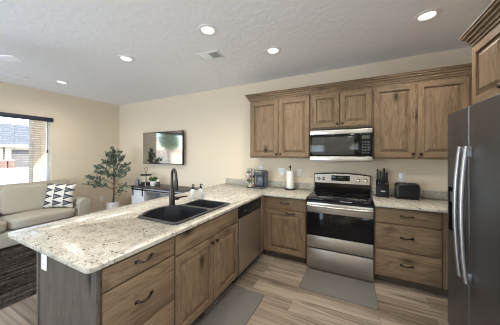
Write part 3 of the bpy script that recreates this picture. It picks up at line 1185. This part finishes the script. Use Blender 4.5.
fd = fridge_door(-0.366, -0.0, -0.318)
fridge_door(-0.914, -0.374, -0.414)
DISP = plain('dispenser_black', (0.006, 0.006, 0.007), 0.9, spec=0.0, noise_amt=0.0)
dp = MB().box(-0.003, 0.001, -0.262, -0.036, 0.872, 1.215, 0.001).build('dispenser', DISP, fd)
MB().box(-0.005, -0.002, -0.245, -0.053, 0.892, 1.06, 0.001).build('dispenser_alcove', DISP, dp)
MB().box(-0.006, -0.0025, -0.225, -0.073, 1.10, 1.18, 0.001).build('dispenser_display', CUP_GREY, dp)
MB().box(0.010, 0.04, -0.3725, -0.3675, 0.10, 1.79).build('door_gasket', PRINT, fr)

# ------------------------------------------------------------------ ceiling fixtures
DL = [(-0.793, -1.673, 'recessed ceiling light just above the air vent, over the dishwasher'),
      (1.162, -0.946, 'recessed ceiling light nearest the cabinet above the fridge'),
      (-0.340, -0.965, 'recessed ceiling light in front of the coffee maker cabinets'),
      (-2.176, -1.643, 'recessed ceiling light between the fan side and the air vent, over the console end'),
      (-4.097, -1.578, 'recessed ceiling light farthest into the living room by the fan'),
      (1.1, -2.35, None), (0.1, -2.3, None), (-0.9, -3.9, None), (-2.6, -4.6, None)]  # these four are out of view, added for more light
dl0 = None
for x, y, lab in DL:
    if dl0 is None:
        dl0 = thing('recessed_light', lab, 'ceiling light', (x, y, CEIL), 0, 'recessed ceiling lights')
        MB().lathe([(0.064, -0.003), (0.072, -0.010), (0.100, -0.006), (0.103, 0.0), (0.066, 0.0), (0.064, -0.003)], (0, 0, 0), 36).build('trim_ring', WHITE, dl0)
        MB().lathe([(0, -0.004), (0.064, -0.003), (0.064, -0.001), (0, -0.001)], (0, 0, 0), 36).build('lens', CAN_LENS, dl0)
        ld = bpy.data.lights.new('downlight', 'SPOT')
        ld.energy = DOWNLIGHT_W
        ld.color = (1.0, 0.935, 0.845)
        ld.spot_size = math.radians(168)
        ld.spot_blend = 1.0
        ld.specular_factor = 0.03
        ld.shadow_soft_size = 0.10
        lo = bpy.data.objects.new('downlight', ld)
        COL.objects.link(lo)
        lo.parent = dl0
        lo.location = (0, 0, -0.03)
    else:
        q = copy_tree(dl0)
        q.location = (x, y, CEIL)
        q['label'] = lab or 'added recessed ceiling light out of view, nearer than the peninsula'

v = thing('ceiling_vent', 'small white rectangular air vent in the ceiling', 'vent', (-1.11, -1.20, CEIL), 0.12)
m = MB()
m.box(-0.15, 0.15, -0.098, -0.078, -0.008, 0, 0.002).box(-0.15, 0.15, 0.078, 0.098, -0.008, 0, 0.002)
m.box(-0.15, -0.130, -0.078, 0.078, -0.008, 0, 0.002).box(0.130, 0.15, -0.078, 0.078, -0.008, 0, 0.002).box(-0.005, 0.005, -0.078, 0.078, -0.008, 0, 0.002)
m.build('frame', WHITE, v)
MB().box(-0.13, 0.13, -0.078, 0.078, -0.001, 0).build('duct_opening', SLOT, v)
for s in (-1, 1):
    m = MB()
    for k in range(9):
        y = -0.070 + k * 0.0175
        m.box(min(s * 0.006, s * 0.129), max(s * 0.006, s * 0.129), y - 0.006, y + 0.006, -0.0062, -0.0048,
              mtx=Matrix.Translation((0, y, -0.0055)) @ Matrix.Rotation(s * 0.5, 4, 'X') @ Matrix.Translation((0, -y, 0.0055)))
    m.build('louvres', WHITE, v)

fn = thing('ceiling_fan', 'white ceiling fan with flat blades over the living room', 'ceiling fan', (-3.06, -2.89, 2.45))
MB().lathe([(0, 0.308), (0.07, 0.308), (0.065, 0.26), (0.02, 0.24), (0.015, 0.24), (0.015, 0.10), (0.0, 0.10)], (0, 0, 0), 24).build('downrod', FAN_W, fn)
MB().lathe([(0, 0.10), (0.06, 0.10), (0.115, 0.075), (0.12, 0.02), (0.09, -0.02), (0.07, -0.05), (0, -0.055)], (0, 0, 0), 32).build('motor_housing', FAN_W, fn)
for k in range(5):
    a = math.radians(31 + 74 * k if k < 2 else 105 + 69 * (k - 1))
    rm = Matrix.Rotation(a, 4, 'Z') @ Matrix.Rotation(-0.11, 4, 'X')
    bp_ = MB().prism(rounded([(0.17, -0.042), (0.64, -0.055), (0.66, 0.060), (0.17, 0.042)], [0.02, 0.015, 0.015, 0.02], 4), -0.004, 0.004, 0.0015, mtx=rm).build('blade', FAN_W, fn)
    MB().box(0.08, 0.22, -0.02, 0.02, 0.004, 0.012, 0.003, mtx=rm).build('blade_bracket', FAN_W, bp_)

# ------------------------------------------------------------------ wall plates


def plate(label, loc, rotz, gangs=1, switch=False, cat='outlet'):
    r = thing('light_switch' if switch else 'wall_outlet', label, 'switch' if switch else cat, loc, rotz, 'wall plates')
    w = 0.036 + 0.023 * (gangs - 1)
    MB().box(-w, w, -0.006, -0.0005, -0.058, 0.058, 0.003).build('cover_plate', PLATE, r)
    for gidx in range(gangs):
        gx = (gidx - (gangs - 1) / 2) * 0.046
        if switch:
            MB().box(gx - 0.016, gx + 0.016, -0.009, -0.0055, -0.033, 0.033, 0.002).build('rocker', WHITE, r)
        else:
            m = MB().box(gx - 0.0165, gx + 0.0165, -0.008, -0.0055, -0.034, 0.034, 0.002)
            s = m.build('socket', WHITE, r)
            m = MB()
            for zz in (-0.018, 0.018):
                m.box(gx - 0.008, gx - 0.005, -0.0085, -0.0078, zz - 0.005, zz + 0.005).box(gx + 0.005, gx + 0.008, -0.0085, -0.0078, zz - 0.005, zz + 0.005)
            m.build('slots', SLOT, s)
    return r


plate('white double switch plate on the wall left of the paper towels', (-0.545, 0, 1.185), 0, 2, True)
plate('white outlet plate on the wall just right of the paper towels', (-0.245, 0, 1.175), 0)
plate('white outlet plate on the wall above the coffee maker', (-0.93, 0, 1.205), 0)
plate('white outlet plate on the wall above the toaster', (1.128, 0, 1.17), 0)
plate('white outlet plate low on the wall between sofa and plant', (XL, -0.43, 0.375), PI / 2)
plate('white outlet on the peninsula end panel under the counter edge', (-1.195, -2.806, 0.800), 0)

# ------------------------------------------------------------------ things on the back counter
# spice carousel
s = thing('spice_rack', 'round chrome spice rack of small jars beside the coffee maker', 'spice rack', (-1.020, -0.20, ZT1))
MB().lathe([(0, 0), (0.080, 0), (0.082, 0.012), (0, 0.014)], (0, 0, 0), 28).build('base', BLACK_PLASTIC, s)
m = MB().tube([(0, 0, 0.01), (0, 0, 0.32)], 0.006, 8)
for zz in (0.09, 0.165, 0.24, 0.305):
    m.lathe([(0.074, zz), (0.078, zz + 0.003), (0.074, zz + 0.006), (0.070, zz + 0.003), (0.074, zz)], (0, 0, 0), 28)
for k in range(6):
    a = k * PI / 3 + 0.26
    m.tube([(0.076 * math.cos(a), 0.076 * math.sin(a), 0.012), (0.076 * math.cos(a), 0.076 * math.sin(a), 0.308)], 0.003, 6)
m.build('wire_frame', CHROME, s)
JC = [plain('spice_' + n, c_, 0.3) for n, c_ in (('paprika', (0.30, 0.12, 0.07)), ('herb', (0.12, 0.14, 0.05)), ('salt', (0.62, 0.60, 0.56)), ('pepper', (0.06, 0.05, 0.045)), ('curry', (0.32, 0.21, 0.10)))]
ci = 0
for lv in range(4):
    for k in range(6):
        a = k * PI / 3 + 0.26 + PI / 6
        jx, jy = 0.052 * math.cos(a), 0.052 * math.sin(a)
        z0 = 0.016 + lv * 0.074
        j = MB().lathe([(0, 0), (0.021, 0), (0.021, 0.045), (0.017, 0.05), (0, 0.05)], (jx, jy, z0), 12).build('spice_jar', JC[(ci * 3 + lv) % 5], s)
        MB().lathe([(0, 0.05), (0.019, 0.05), (0.019, 0.064), (0, 0.064)], (jx, jy, z0), 12).build('lid', CHROME, j)
        ci += 1

# coffee maker
k = thing('coffee_maker', 'dark grey pod coffee maker beside the spice rack', 'coffee maker', (-0.850, -0.20, ZT1), 0.0)
MB().box(-0.085, 0.085, -0.10, 0.12, 0, 0.03, 0.008).build('base', CUP_GREY, k)
MB().box(-0.085, 0.085, 0.01, 0.12, 0.03, 0.28, 0.012).build('tower', CUP_GREY, k)
MB().box(-0.085, 0.085, -0.10, 0.12, 0.205, 0.290, 0.018, 3).build('brew_head', CUP_GREY, k)
MB().box(-0.055, 0.055, -0.098, -0.02, 0.030, 0.038, 0.003).build('drip_tray', BLACK_PLASTIC, k)
MB().box(-0.055, 0.06, -0.03, 0.012, 0.038, 0.20, 0.006).build('mug_recess', TANK, k)
MB().tube([(-0.055, -0.104, 0.272), (0, -0.118, 0.276), (0.055, -0.104, 0.272)], 0.008, 8).build('lid_handle', CHROME, k)
MB().box(0.0855, 0.096, -0.02, 0.11, 0.0, 0.26, 0.005).build('water_tank', TANK, k)

# paper towel
p = thing('paper_towel_holder', 'paper towel roll on a black stand left of the range', 'paper towels', (-0.358, -0.135, ZT1))
MB().lathe([(0, 0), (0.088, 0), (0.090, 0.006), (0.082, 0.016), (0.02, 0.020), (0, 0.020)], (0, 0, 0), 32).build('stand_base', IRON, p)
MB().tube([(0, 0, 0.015), (0, 0, 0.345)], 0.006, 8).lathe([(0, 0.335), (0.010, 0.34), (0.016, 0.355), (0.012, 0.372), (0.005, 0.385), (0, 0.39)], (0, 0, 0), 14).build('post', IRON, p)
MB().lathe([(0.02, 0.022), (0.058, 0.022), (0.060, 0.026), (0.060, 0.296), (0.058, 0.300), (0.02, 0.300), (0.02, 0.022)], (0, 0, 0), 36).build('paper_roll', PAPER, p)

# knife block
kb = thing('knife_block', 'black knife block full of black handled knives beside the range', 'knife block', (0.890, -0.115, ZT1))
MB().prism([(-0.075, 0.0), (0.055, 0.0), (0.055, 0.215), (0.0, 0.215), (-0.075, 0.15)], -0.070, 0.070, 0.004, axis='x').build('block', BLACK_PLASTIC, kb)
MB().box(-0.022, 0.026, -0.0765, -0.0745, 0.072, 0.086).build('printed_mark', PRINT, kb)
kn = None
KN = [(-0.050, 0.02, 0.150), (-0.018, 0.02, 0.120), (0.024, 0.02, 0.160), (0.054, 0.02, 0.105), (-0.048, -0.045, 0.075), (-0.022, -0.045, 0.075), (0.004, -0.045, 0.075), (0.030, -0.045, 0.075), (0.052, -0.045, 0.075)]
KL = ['tall knife handle at the left of the black block', 'shorter knife handle second from left in the block', 'tallest knife handle right of centre in the block', 'thin knife handle at the right end of the block']
for i, (x, y, h) in enumerate(KN):
    z0 = 0.212 if y > 0 else 0.178
    kk = thing('knife', KL[i] if i < 4 else 'steak knife with black handle in the lower row of the block', 'knife', (0.890 + x, -0.115 + y, ZT1 + z0), 0, 'knives in the block')
    w = 0.011 if y > 0 else 0.008
    tilt = Matrix.Rotation(-0.12, 4, 'X')
    MB().box(-w, w, -w * 1.3, w * 1.3, 0.004, h, 0.004, mtx=tilt).build('handle', BLACK_PLASTIC, kk)
    MB().box(-0.0012, 0.0012, -w * 1.1, w * 1.1, -0.05, 0.006, mtx=tilt).build('blade', CHROME, kk)

# toaster
t = thing('toaster', 'glossy black long toaster between knife block and fridge', 'toaster', (1.150, -0.150, ZT1), 0.03)
MB().box(-0.122, 0.122, -0.075, 0.075, 0.012, 0.195, 0.028, 4).build('shell', BLACK_PLASTIC, t)
MB().box(-0.118, 0.118, -0.07, 0.07, 0.0, 0.014, 0.004).build('base', DARK_BODY, t)
MB().box(-0.095, 0.095, -0.040, -0.012, 0.193, 0.1965).box(-0.095, 0.095, 0.012, 0.040, 0.193, 0.1965).build('bread_slots', DARK_BODY, t)
MB().box(0.122, 0.145, -0.016, 0.016, 0.125, 0.140, 0.004).build('lever', BLACK_PLASTIC, t)
MB().box(-0.120, -0.100, -0.0775, -0.072, 0.03, 0.17, 0.004).build('end_trim', CUP_GREY, t)

# ------------------------------------------------------------------ floor mats, rug
o = MB().prism(rounded([(0.010, -0.655), (0.010, -1.095), (0.764, -1.095), (0.764, -0.655)], [0.02] * 4, 4), 0.0, 0.010, 0.004, top_only=True).build('floor_mat', GREY_MAT)
tag(o, 'grey cushioned mat on the floor in front of the range', 'mat', 'kitchen mats')
o = MB().prism(rounded([(-0.655, -2.30), (-0.275, -2.30), (-0.275, -1.385), (-0.655, -1.385)], [0.02] * 4, 4), 0.0, 0.010, 0.004, top_only=True).build('floor_mat', GREY_MAT)
tag(o, 'grey cushioned mat on the floor along the sink cabinet', 'mat', 'kitchen mats')

t = bmesh.new()
nx, ny = 60, 100
gx0, gx1, gy0, gy1 = -4.08, -2.44, -3.9, -0.85
rng = random.Random(2)
vs = [[t.verts.new((gx0 + (gx1 - gx0) * i / nx, gy0 + (gy1 - gy0) * j / ny, 0.001 if i in (0, nx) or j in (0, ny) else 0.016 + rng.uniform(0, 0.010))) for j in range(ny + 1)] for i in range(nx + 1)]
for i in range(nx):
    for j in range(ny):
        t.faces.new((vs[i][j], vs[i + 1][j], vs[i + 1][j + 1], vs[i][j + 1]))
bmesh.ops.recalc_face_normals(t, faces=t.faces)
o = MB()._merge(t).build('area_rug', RUG_M, smooth=0)
tag(o, 'dark charcoal shag rug with faint stripes in front of the sofa', 'rug')

# ------------------------------------------------------------------ sofa
RZ = 0.027
s = thing('sofa', 'oatmeal fabric sofa with rolled arms under the window', 'sofa', (-4.52, -2.2, 0))


def puff(x0, x1, y0, y1, z0, z1, bev, crown_=0.02, seg=5):
    t = bmesh.new()
    bmesh.ops.create_cube(t, size=1)
    bmesh.ops.subdivide_edges(t, edges=list(t.edges), cuts=7, use_grid_fill=True)
    for v_ in t.verts:
        u_ = Vector(v_.co) * 2
        # superellipse rounding
        def f_(a, b, c_):
            return a * math.sqrt(max(0.0, 1 - 0.0 * b * b))
        k_ = [0, 0, 0]
        n_ = 7.0
        L = (abs(u_.x) ** n_ + abs(u_.y) ** n_ + abs(u_.z) ** n_) ** (1 / n_)
        u_ = u_ / max(L, 1e-6) * max(abs(u_.x), abs(u_.y), abs(u_.z))
        bulge = (1 - u_.x ** 2) * (1 - u_.y ** 2)
        zz = u_.z + (crown_ * 2 / (z1 - z0)) * bulge * (1 if u_.z > 0 else 0)
        v_.co = Vector(((x0 + x1) / 2 + u_.x * (x1 - x0) / 2, (y0 + y1) / 2 + u_.y * (y1 - y0) / 2, (z0 + z1) / 2 + zz * (z1 - z0) / 2))
    m_ = MB()
    m_._merge(t)
    return m_


MB().box(-0.42, 0.40, -1.10, 1.10, 0.07, 0.295, 0.02).build('base', FABRIC, s)
back = [(-0.44, 0.08), (-0.22, 0.08), (-0.17, 0.45), (-0.25, 0.86), (-0.29, 0.925), (-0.35, 0.945), (-0.41, 0.92), (-0.44, 0.85)]
MB().prism([(a, b) for a, b in back], -1.07, 1.04, 0.02, axis='y').build('back', FABRIC, s, smooth=1.0)
for y0, y1 in ((0.004, 0.868), (-0.868, -0.004)):
    puff(-0.19, 0.43, y0, y1, 0.298, 0.468, 0.04, 0.018).build('seat_cushion', FABRIC, s, smooth=1.0)
    o = puff(-0.10, 0.10, y0, y1, -0.24, 0.22, 0.05, 0.0)
    bmesh.ops.transform(o.bm, matrix=Matrix.Translation((-0.13, 0, 0.70)) @ Matrix.Rotation(-0.16, 4, 'Y'), verts=o.bm.verts)
    o.build('back_cushion', FABRIC, s, smooth=1.0)
for sg in (-1, 1):
    prof = [(-0.10, 0.075), (0.105, 0.075), (0.105, 0.46)] + [(0.025 + 0.11 * math.cos(a), 0.515 + 0.105 * math.sin(a)) for a in [(-0.5 + k / 12 * (PI + 0.9)) for k in range(13)]] + [(-0.10, 0.47)]
    pr = [(sg * a + sg * 0.985, b) for a, b in prof]
    if sg < 0:
        pr = pr[::-1]
    m = MB().prism(pr, -0.43, 0.405, 0.012, 3, axis='x', mtx=None)
    m.build('arm', FABRIC, s, smooth=0.9)
for x in (-0.36, 0.34):
    for y in (-1.0, 1.0):
        MB().lathe([(0, 0), (0.022, 0), (0.032, 0.075), (0, 0.075)], (x, y, 0), 14).build('foot', SOFA_FOOT, s)

# patterned pillow
t = bmesh.new()
n_ = 16
vs = {}
for sgn in (1, -1):
    for i in range(n_ + 1):
        for j in range(n_ + 1):
            a, b = 2 * i / n_ - 1, 2 * j / n_ - 1
            edge = (1 - a ** 4) * (1 - b ** 4)
            pinch = 1 - 0.07 * (1 - a * a) * b * b, 1 - 0.07 * (1 - b * b) * a * a
            if sgn < 0 and (i in (0, n_) or j in (0, n_)):
                vs[sgn, i, j] = vs[1, i, j]
                continue
            vs[sgn, i, j] = t.verts.new((a * 0.228 * pinch[1], -sgn * 0.075 * edge ** 0.6, b * 0.228 * pinch[0]))
    for i in range(n_):
        for j in range(n_):
            t.faces.new((vs[sgn, i, j], vs[sgn, i + 1, j], vs[sgn, i + 1, j + 1], vs[sgn, i, j + 1]))
bmesh.ops.recalc_face_normals(t, faces=t.faces)
pl = MB()._merge(t).build('throw_pillow', PILLOW_M, smooth=1.2)
pl.location = (-4.39, -1.485, 0.700)
pl.rotation_euler = (-0.22, 0.05, math.radians(45))
tag(pl, 'square pillow with dark triangle pattern leaning in the sofa corner', 'pillow')

# ------------------------------------------------------------------ big plant in the corner
pt = thing('potted_tree', 'tall leafy potted tree in the far living room corner', 'plant', (-4.24, -0.60, 0))
MB().lathe([(0, 0), (0.085, 0), (0.105, 0.02), (0.140, 0.26), (0.136, 0.38), (0.128, 0.425), (0.114, 0.425), (0.116, 0.38), (0, 0.37)], (0, 0, 0), 32).build('pot', POT_M, pt)
MB().lathe([(0, 0.392), (0.114, 0.386)], (0, 0, 0), 24).build('soil', SOIL, pt)
rng = random.Random(11)
stem = MB()
fol = MB()


def leaf(m_, p, d, L, w):
    d = d.normalized()
    sd = d.cross(Vector((rng.uniform(-1, 1), rng.uniform(-1, 1), rng.uniform(0.2, 1)))).normalized()
    nn = d.cross(sd).normalized()
    q_ = [p, p + d * L * 0.3 + sd * w + nn * 0.003, p + d * L * 0.7 + sd * w * 0.85, p + d * L, p + d * L * 0.7 - sd * w * 0.85, p + d * L * 0.3 - sd * w + nn * 0.003]
    m_.quad(q_)


def branch(p0, p1, r0, nleaf, sag=0.0, L=0.074, start=0.3):
    p0, p1 = Vector(p0), Vector(p1)
    pts = []
    for k_ in range(7):
        t_ = k_ / 6
        q_ = p0.lerp(p1, t_)
        q_.z += math.sin(PI * t_) * 0.04 - sag * t_ * t_
        q_ += Vector((rng.uniform(-1, 1), rng.uniform(-1, 1), 0)) * 0.008
        pts.append(q_)
    stem.tube(pts, [r0 * (1 - 0.75 * k_ / 6) for k_ in range(7)], 6)
    for _ in range(int(nleaf * 0.78)):
        t_ = rng.uniform(start, 1.02)
        i_ = min(int(t_ * 6), 5)
        q_ = pts[i_].lerp(pts[i_ + 1], min(1, t_ * 6 - i_))
        dd = (p1 - p0).normalized() * 0.5 + Vector((rng.gauss(0, 0.6), rng.gauss(0, 0.6), rng.gauss(0.1, 0.6)))
        q_ = q_ + Vector((rng.gauss(0, 0.02), rng.gauss(0, 0.02), rng.gauss(0, 0.02)))
        leaf(fol, q_, dd, L * rng.uniform(0.7, 1.25), L * 0.30)


branch((0, 0, 0.36), (0.02, 0.02, 1.25), 0.022, 14, start=0.6)
branch((0.02, 0.02, 1.2), (-0.02, 0.0, 1.58), 0.012, 70, start=0.0)
branch((0.01, 0.0, 0.36), (0.05, -0.02, 1.1), 0.014, 10, start=0.7)
# right in the picture is world (+x,+y)*, left is (-x,-y)
RT = Vector((0.893, 0.449, 0))
TO = Vector((0.449, -0.893, 0))
for (a, z0, rr, zz, nl, to) in ((0, 1.0, 0.33, 1.25, 60, 0.05), (0, 1.15, 0.20, 1.42, 55, -0.05), (0, 0.85, 0.40, 1.15, 55, 0.15), (0, 0.75, 0.42, 0.80, 38, 0.16),
                               (0, 0.62, 0.36, 0.72, 26, 0.22),
                               (1, 0.95, 0.36, 1.10, 55, 0.05), (1, 0.85, 0.48, 0.98, 55, 0.12), (1, 0.75, 0.42, 0.82, 40, 0.20), (1, 1.15, 0.22, 1.32, 50, 0.0),
                               (1, 1.25, 0.10, 1.50, 45, 0.05), (0, 1.25, 0.12, 1.52, 45, -0.02), (1, 0.7, 0.28, 0.92, 38, 0.32), (0, 0.9, 0.2, 1.08, 45, 0.30), (1, 1.0, 0.2, 1.2, 50, 0.22), (0, 1.1, 0.08, 1.32, 40, 0.16)):
    d_ = RT * (rr if a == 0 else -rr) + TO * to
    branch((0.03, 0.01, z0 - 0.05), (d_.x, min(d_.y, 0.52), zz), 0.008, nl)
stem.build('trunk', BARK, pt)
fol.build('foliage', LEAF, pt, smooth=0)

# ------------------------------------------------------------------ television
tv = thing('television', 'wall-mounted flat television mirroring the bright window', 'television', (-3.29, -0.10, 1.615))
MB().box(-0.625, 0.625, -0.008, 0.028, -0.362, 0.362, 0.006).build('cabinet', BLACK_PLASTIC, tv)
MB().box(-0.614, 0.614, -0.0105, -0.0075, -0.345, 0.352).build('screen', TV_GLASS, tv)
MB().box(-0.2, 0.2, 0.028, 0.045, -0.2, 0.2).box(-0.05, 0.05, 0.045, 0.092, -0.1, 0.1).build('wall_mount', DARK_BODY, tv)

# ------------------------------------------------------------------ media console
cn = thing('media_console', 'dark-topped console with white sliding barn doors under the television', 'console', (-3.05, -0.235, 0))
hw = 0.80
MB().box(-hw - 0.01, hw + 0.01, -0.225, 0.215, 0.752, 0.788, 0.004).build('top', CONSOLE_TOP, cn)
m = MB()
for x0, x1 in ((-hw, -hw + 0.025), (-0.38, -0.36), (0.36, 0.38), (hw - 0.025, hw)):
    m.box(x0, x1, -0.19, 0.205, 0.05, 0.752)
m.box(-hw, hw, -0.19, 0.205, 0.05, 0.08).box(-hw, hw, 0.195, 0.205, 0.05, 0.752).box(-hw, hw, -0.19, -0.17, 0.69, 0.752)
m.build('frame', CONSOLE_W, cn)
MB().box(-0.36, 0.36, -0.18, 0.195, 0.42, 0.44).build('shelf', CONSOLE_G, cn)
MB().box(-0.36, 0.36, 0.17, 0.19, 0.08, 0.69).build('back_board', CONSOLE_G, cn)
MB().box(-hw + 0.01, hw - 0.01, -0.222, -0.214, 0.705, 0.728).build('rail', IRON, cn)
for x0 in (-hw + 0.02, 0.37):
    bd = MB().box(x0, x0 + 0.41, -0.212, -0.194, 0.07, 0.70, 0.003).build('barn_door', CONSOLE_W, cn)
    m = MB()
    for xx in (x0 + 0.05, x0 + 0.36):
        m.box(xx - 0.012, xx + 0.012, -0.224, -0.2125, 0.58, 0.74)
        m.lathe([(0, 0), (0.024, 0), (0.024, 0.012), (0, 0.012)], (xx, -0.222, 0.728), 16, Matrix.Rotation(PI / 2, 4, 'X'))
    m.build('hanger', IRON, bd)
for x in (-hw + 0.03, hw - 0.06):
    for y in (-0.17, 0.17):
        MB().box(x, x + 0.03, y - 0.015, y + 0.015, 0, 0.05).build('foot', CONSOLE_TOP, cn)

ZC = 0.788
tt = thing('tiered_tray', 'two-tier tray with ring handle on the console', 'tray', (-3.66, -0.22, ZC))
for z0, rr in ((0.02, 0.11), (0.205, 0.115)):
    MB().lathe([(0, z0), (rr, z0), (rr + 0.006, z0 + 0.03), (rr, z0 + 0.03), (rr - 0.008, z0 + 0.008), (0, z0 + 0.008)], (0, 0, 0), 28).build('tray', CONSOLE_TOP, tt)
MB().tube([(0, 0, 0), (0, 0, 0.30)], 0.009, 8).lathe([(0, 0), (0.06, 0), (0.06, 0.02), (0, 0.02)], (0, 0, 0), 20).build('post', CONSOLE_TOP, tt)
MB().tube([(0.05 * math.cos(a), 0, 0.345 + 0.05 * math.sin(a)) for a in [2 * PI * q / 20 for q in range(21)]], 0.005, 6, caps=False).build('ring_handle', IRON, tt)

lt = thing('candle_lantern', 'small grey domed lantern at the left end of the console', 'lantern', (-3.715, -0.385, ZC))
MB().lathe([(0, 0), (0.046, 0), (0.046, 0.016), (0.041, 0.02), (0.041, 0.09), (0.038, 0.12), (0.022, 0.145), (0, 0.152)], (0, 0, 0), 20).build('dome', plain('grey_zinc', (0.16, 0.16, 0.165), 0.4, 0.4), lt)
MB().tube([(0.014 * math.cos(a), 0, 0.158 + 0.014 * math.sin(a)) for a in [2 * PI * q / 12 for q in range(13)]], 0.003, 6, caps=False).build('ring', IRON, lt)

bk = thing('display_book', 'dark wedge shaped book propped on the console before the tray', 'book', (-3.515, -0.430, ZC), 0.0)
MB().prism([(-0.13, 0.0), (0.11, 0.0), (0.11, 0.10), (0.08, 0.10)], -0.012, 0.012, 0.002, axis='y').build('cover', BLACK_PLASTIC, bk)
MB().prism([(-0.10, 0.004), (0.112, 0.004), (0.112, 0.094), (0.09, 0.094)], -0.009, 0.009, axis='y').build('pages', PAPER, bk)

sp = thing('small_plant', 'small green plant in a white pot on the console', 'plant', (-3.365, -0.27, ZC))
MB().lathe([(0, 0), (0.045, 0), (0.062, 0.08), (0.064, 0.10), (0.056, 0.10), (0.054, 0.085), (0, 0.085)], (0, 0, 0), 24).build('pot', PLATE, sp)
m = MB()
for _ in range(90):
    a = rng.uniform(0, 2 * PI)
    d_ = Vector((math.cos(a), math.sin(a), rng.uniform(0.5, 1.8))).normalized()
    p_ = Vector((0, 0, 0.09)) + d_ * rng.uniform(0.0, 0.10)
    leaf(m, p_, d_ + Vector((rng.gauss(0, .3), rng.gauss(0, .3), 0)), 0.055, 0.014)
m.build('leaves', LEAF2, sp, smooth=0)

jr = thing('small_jar', 'small dark jar with pale lid right of the little potted plant', 'jar', (-3.235, -0.25, ZC))
MB().lathe([(0, 0), (0.032, 0), (0.034, 0.005), (0.034, 0.085), (0.026, 0.10), (0, 0.10)], (0, 0, 0), 20).build('jar_body', CONSOLE_TOP, jr)
MB().lathe([(0, 0.10), (0.029, 0.10), (0.029, 0.135), (0.022, 0.142), (0, 0.142)], (0, 0, 0), 20).build('lid', PLATE, jr)
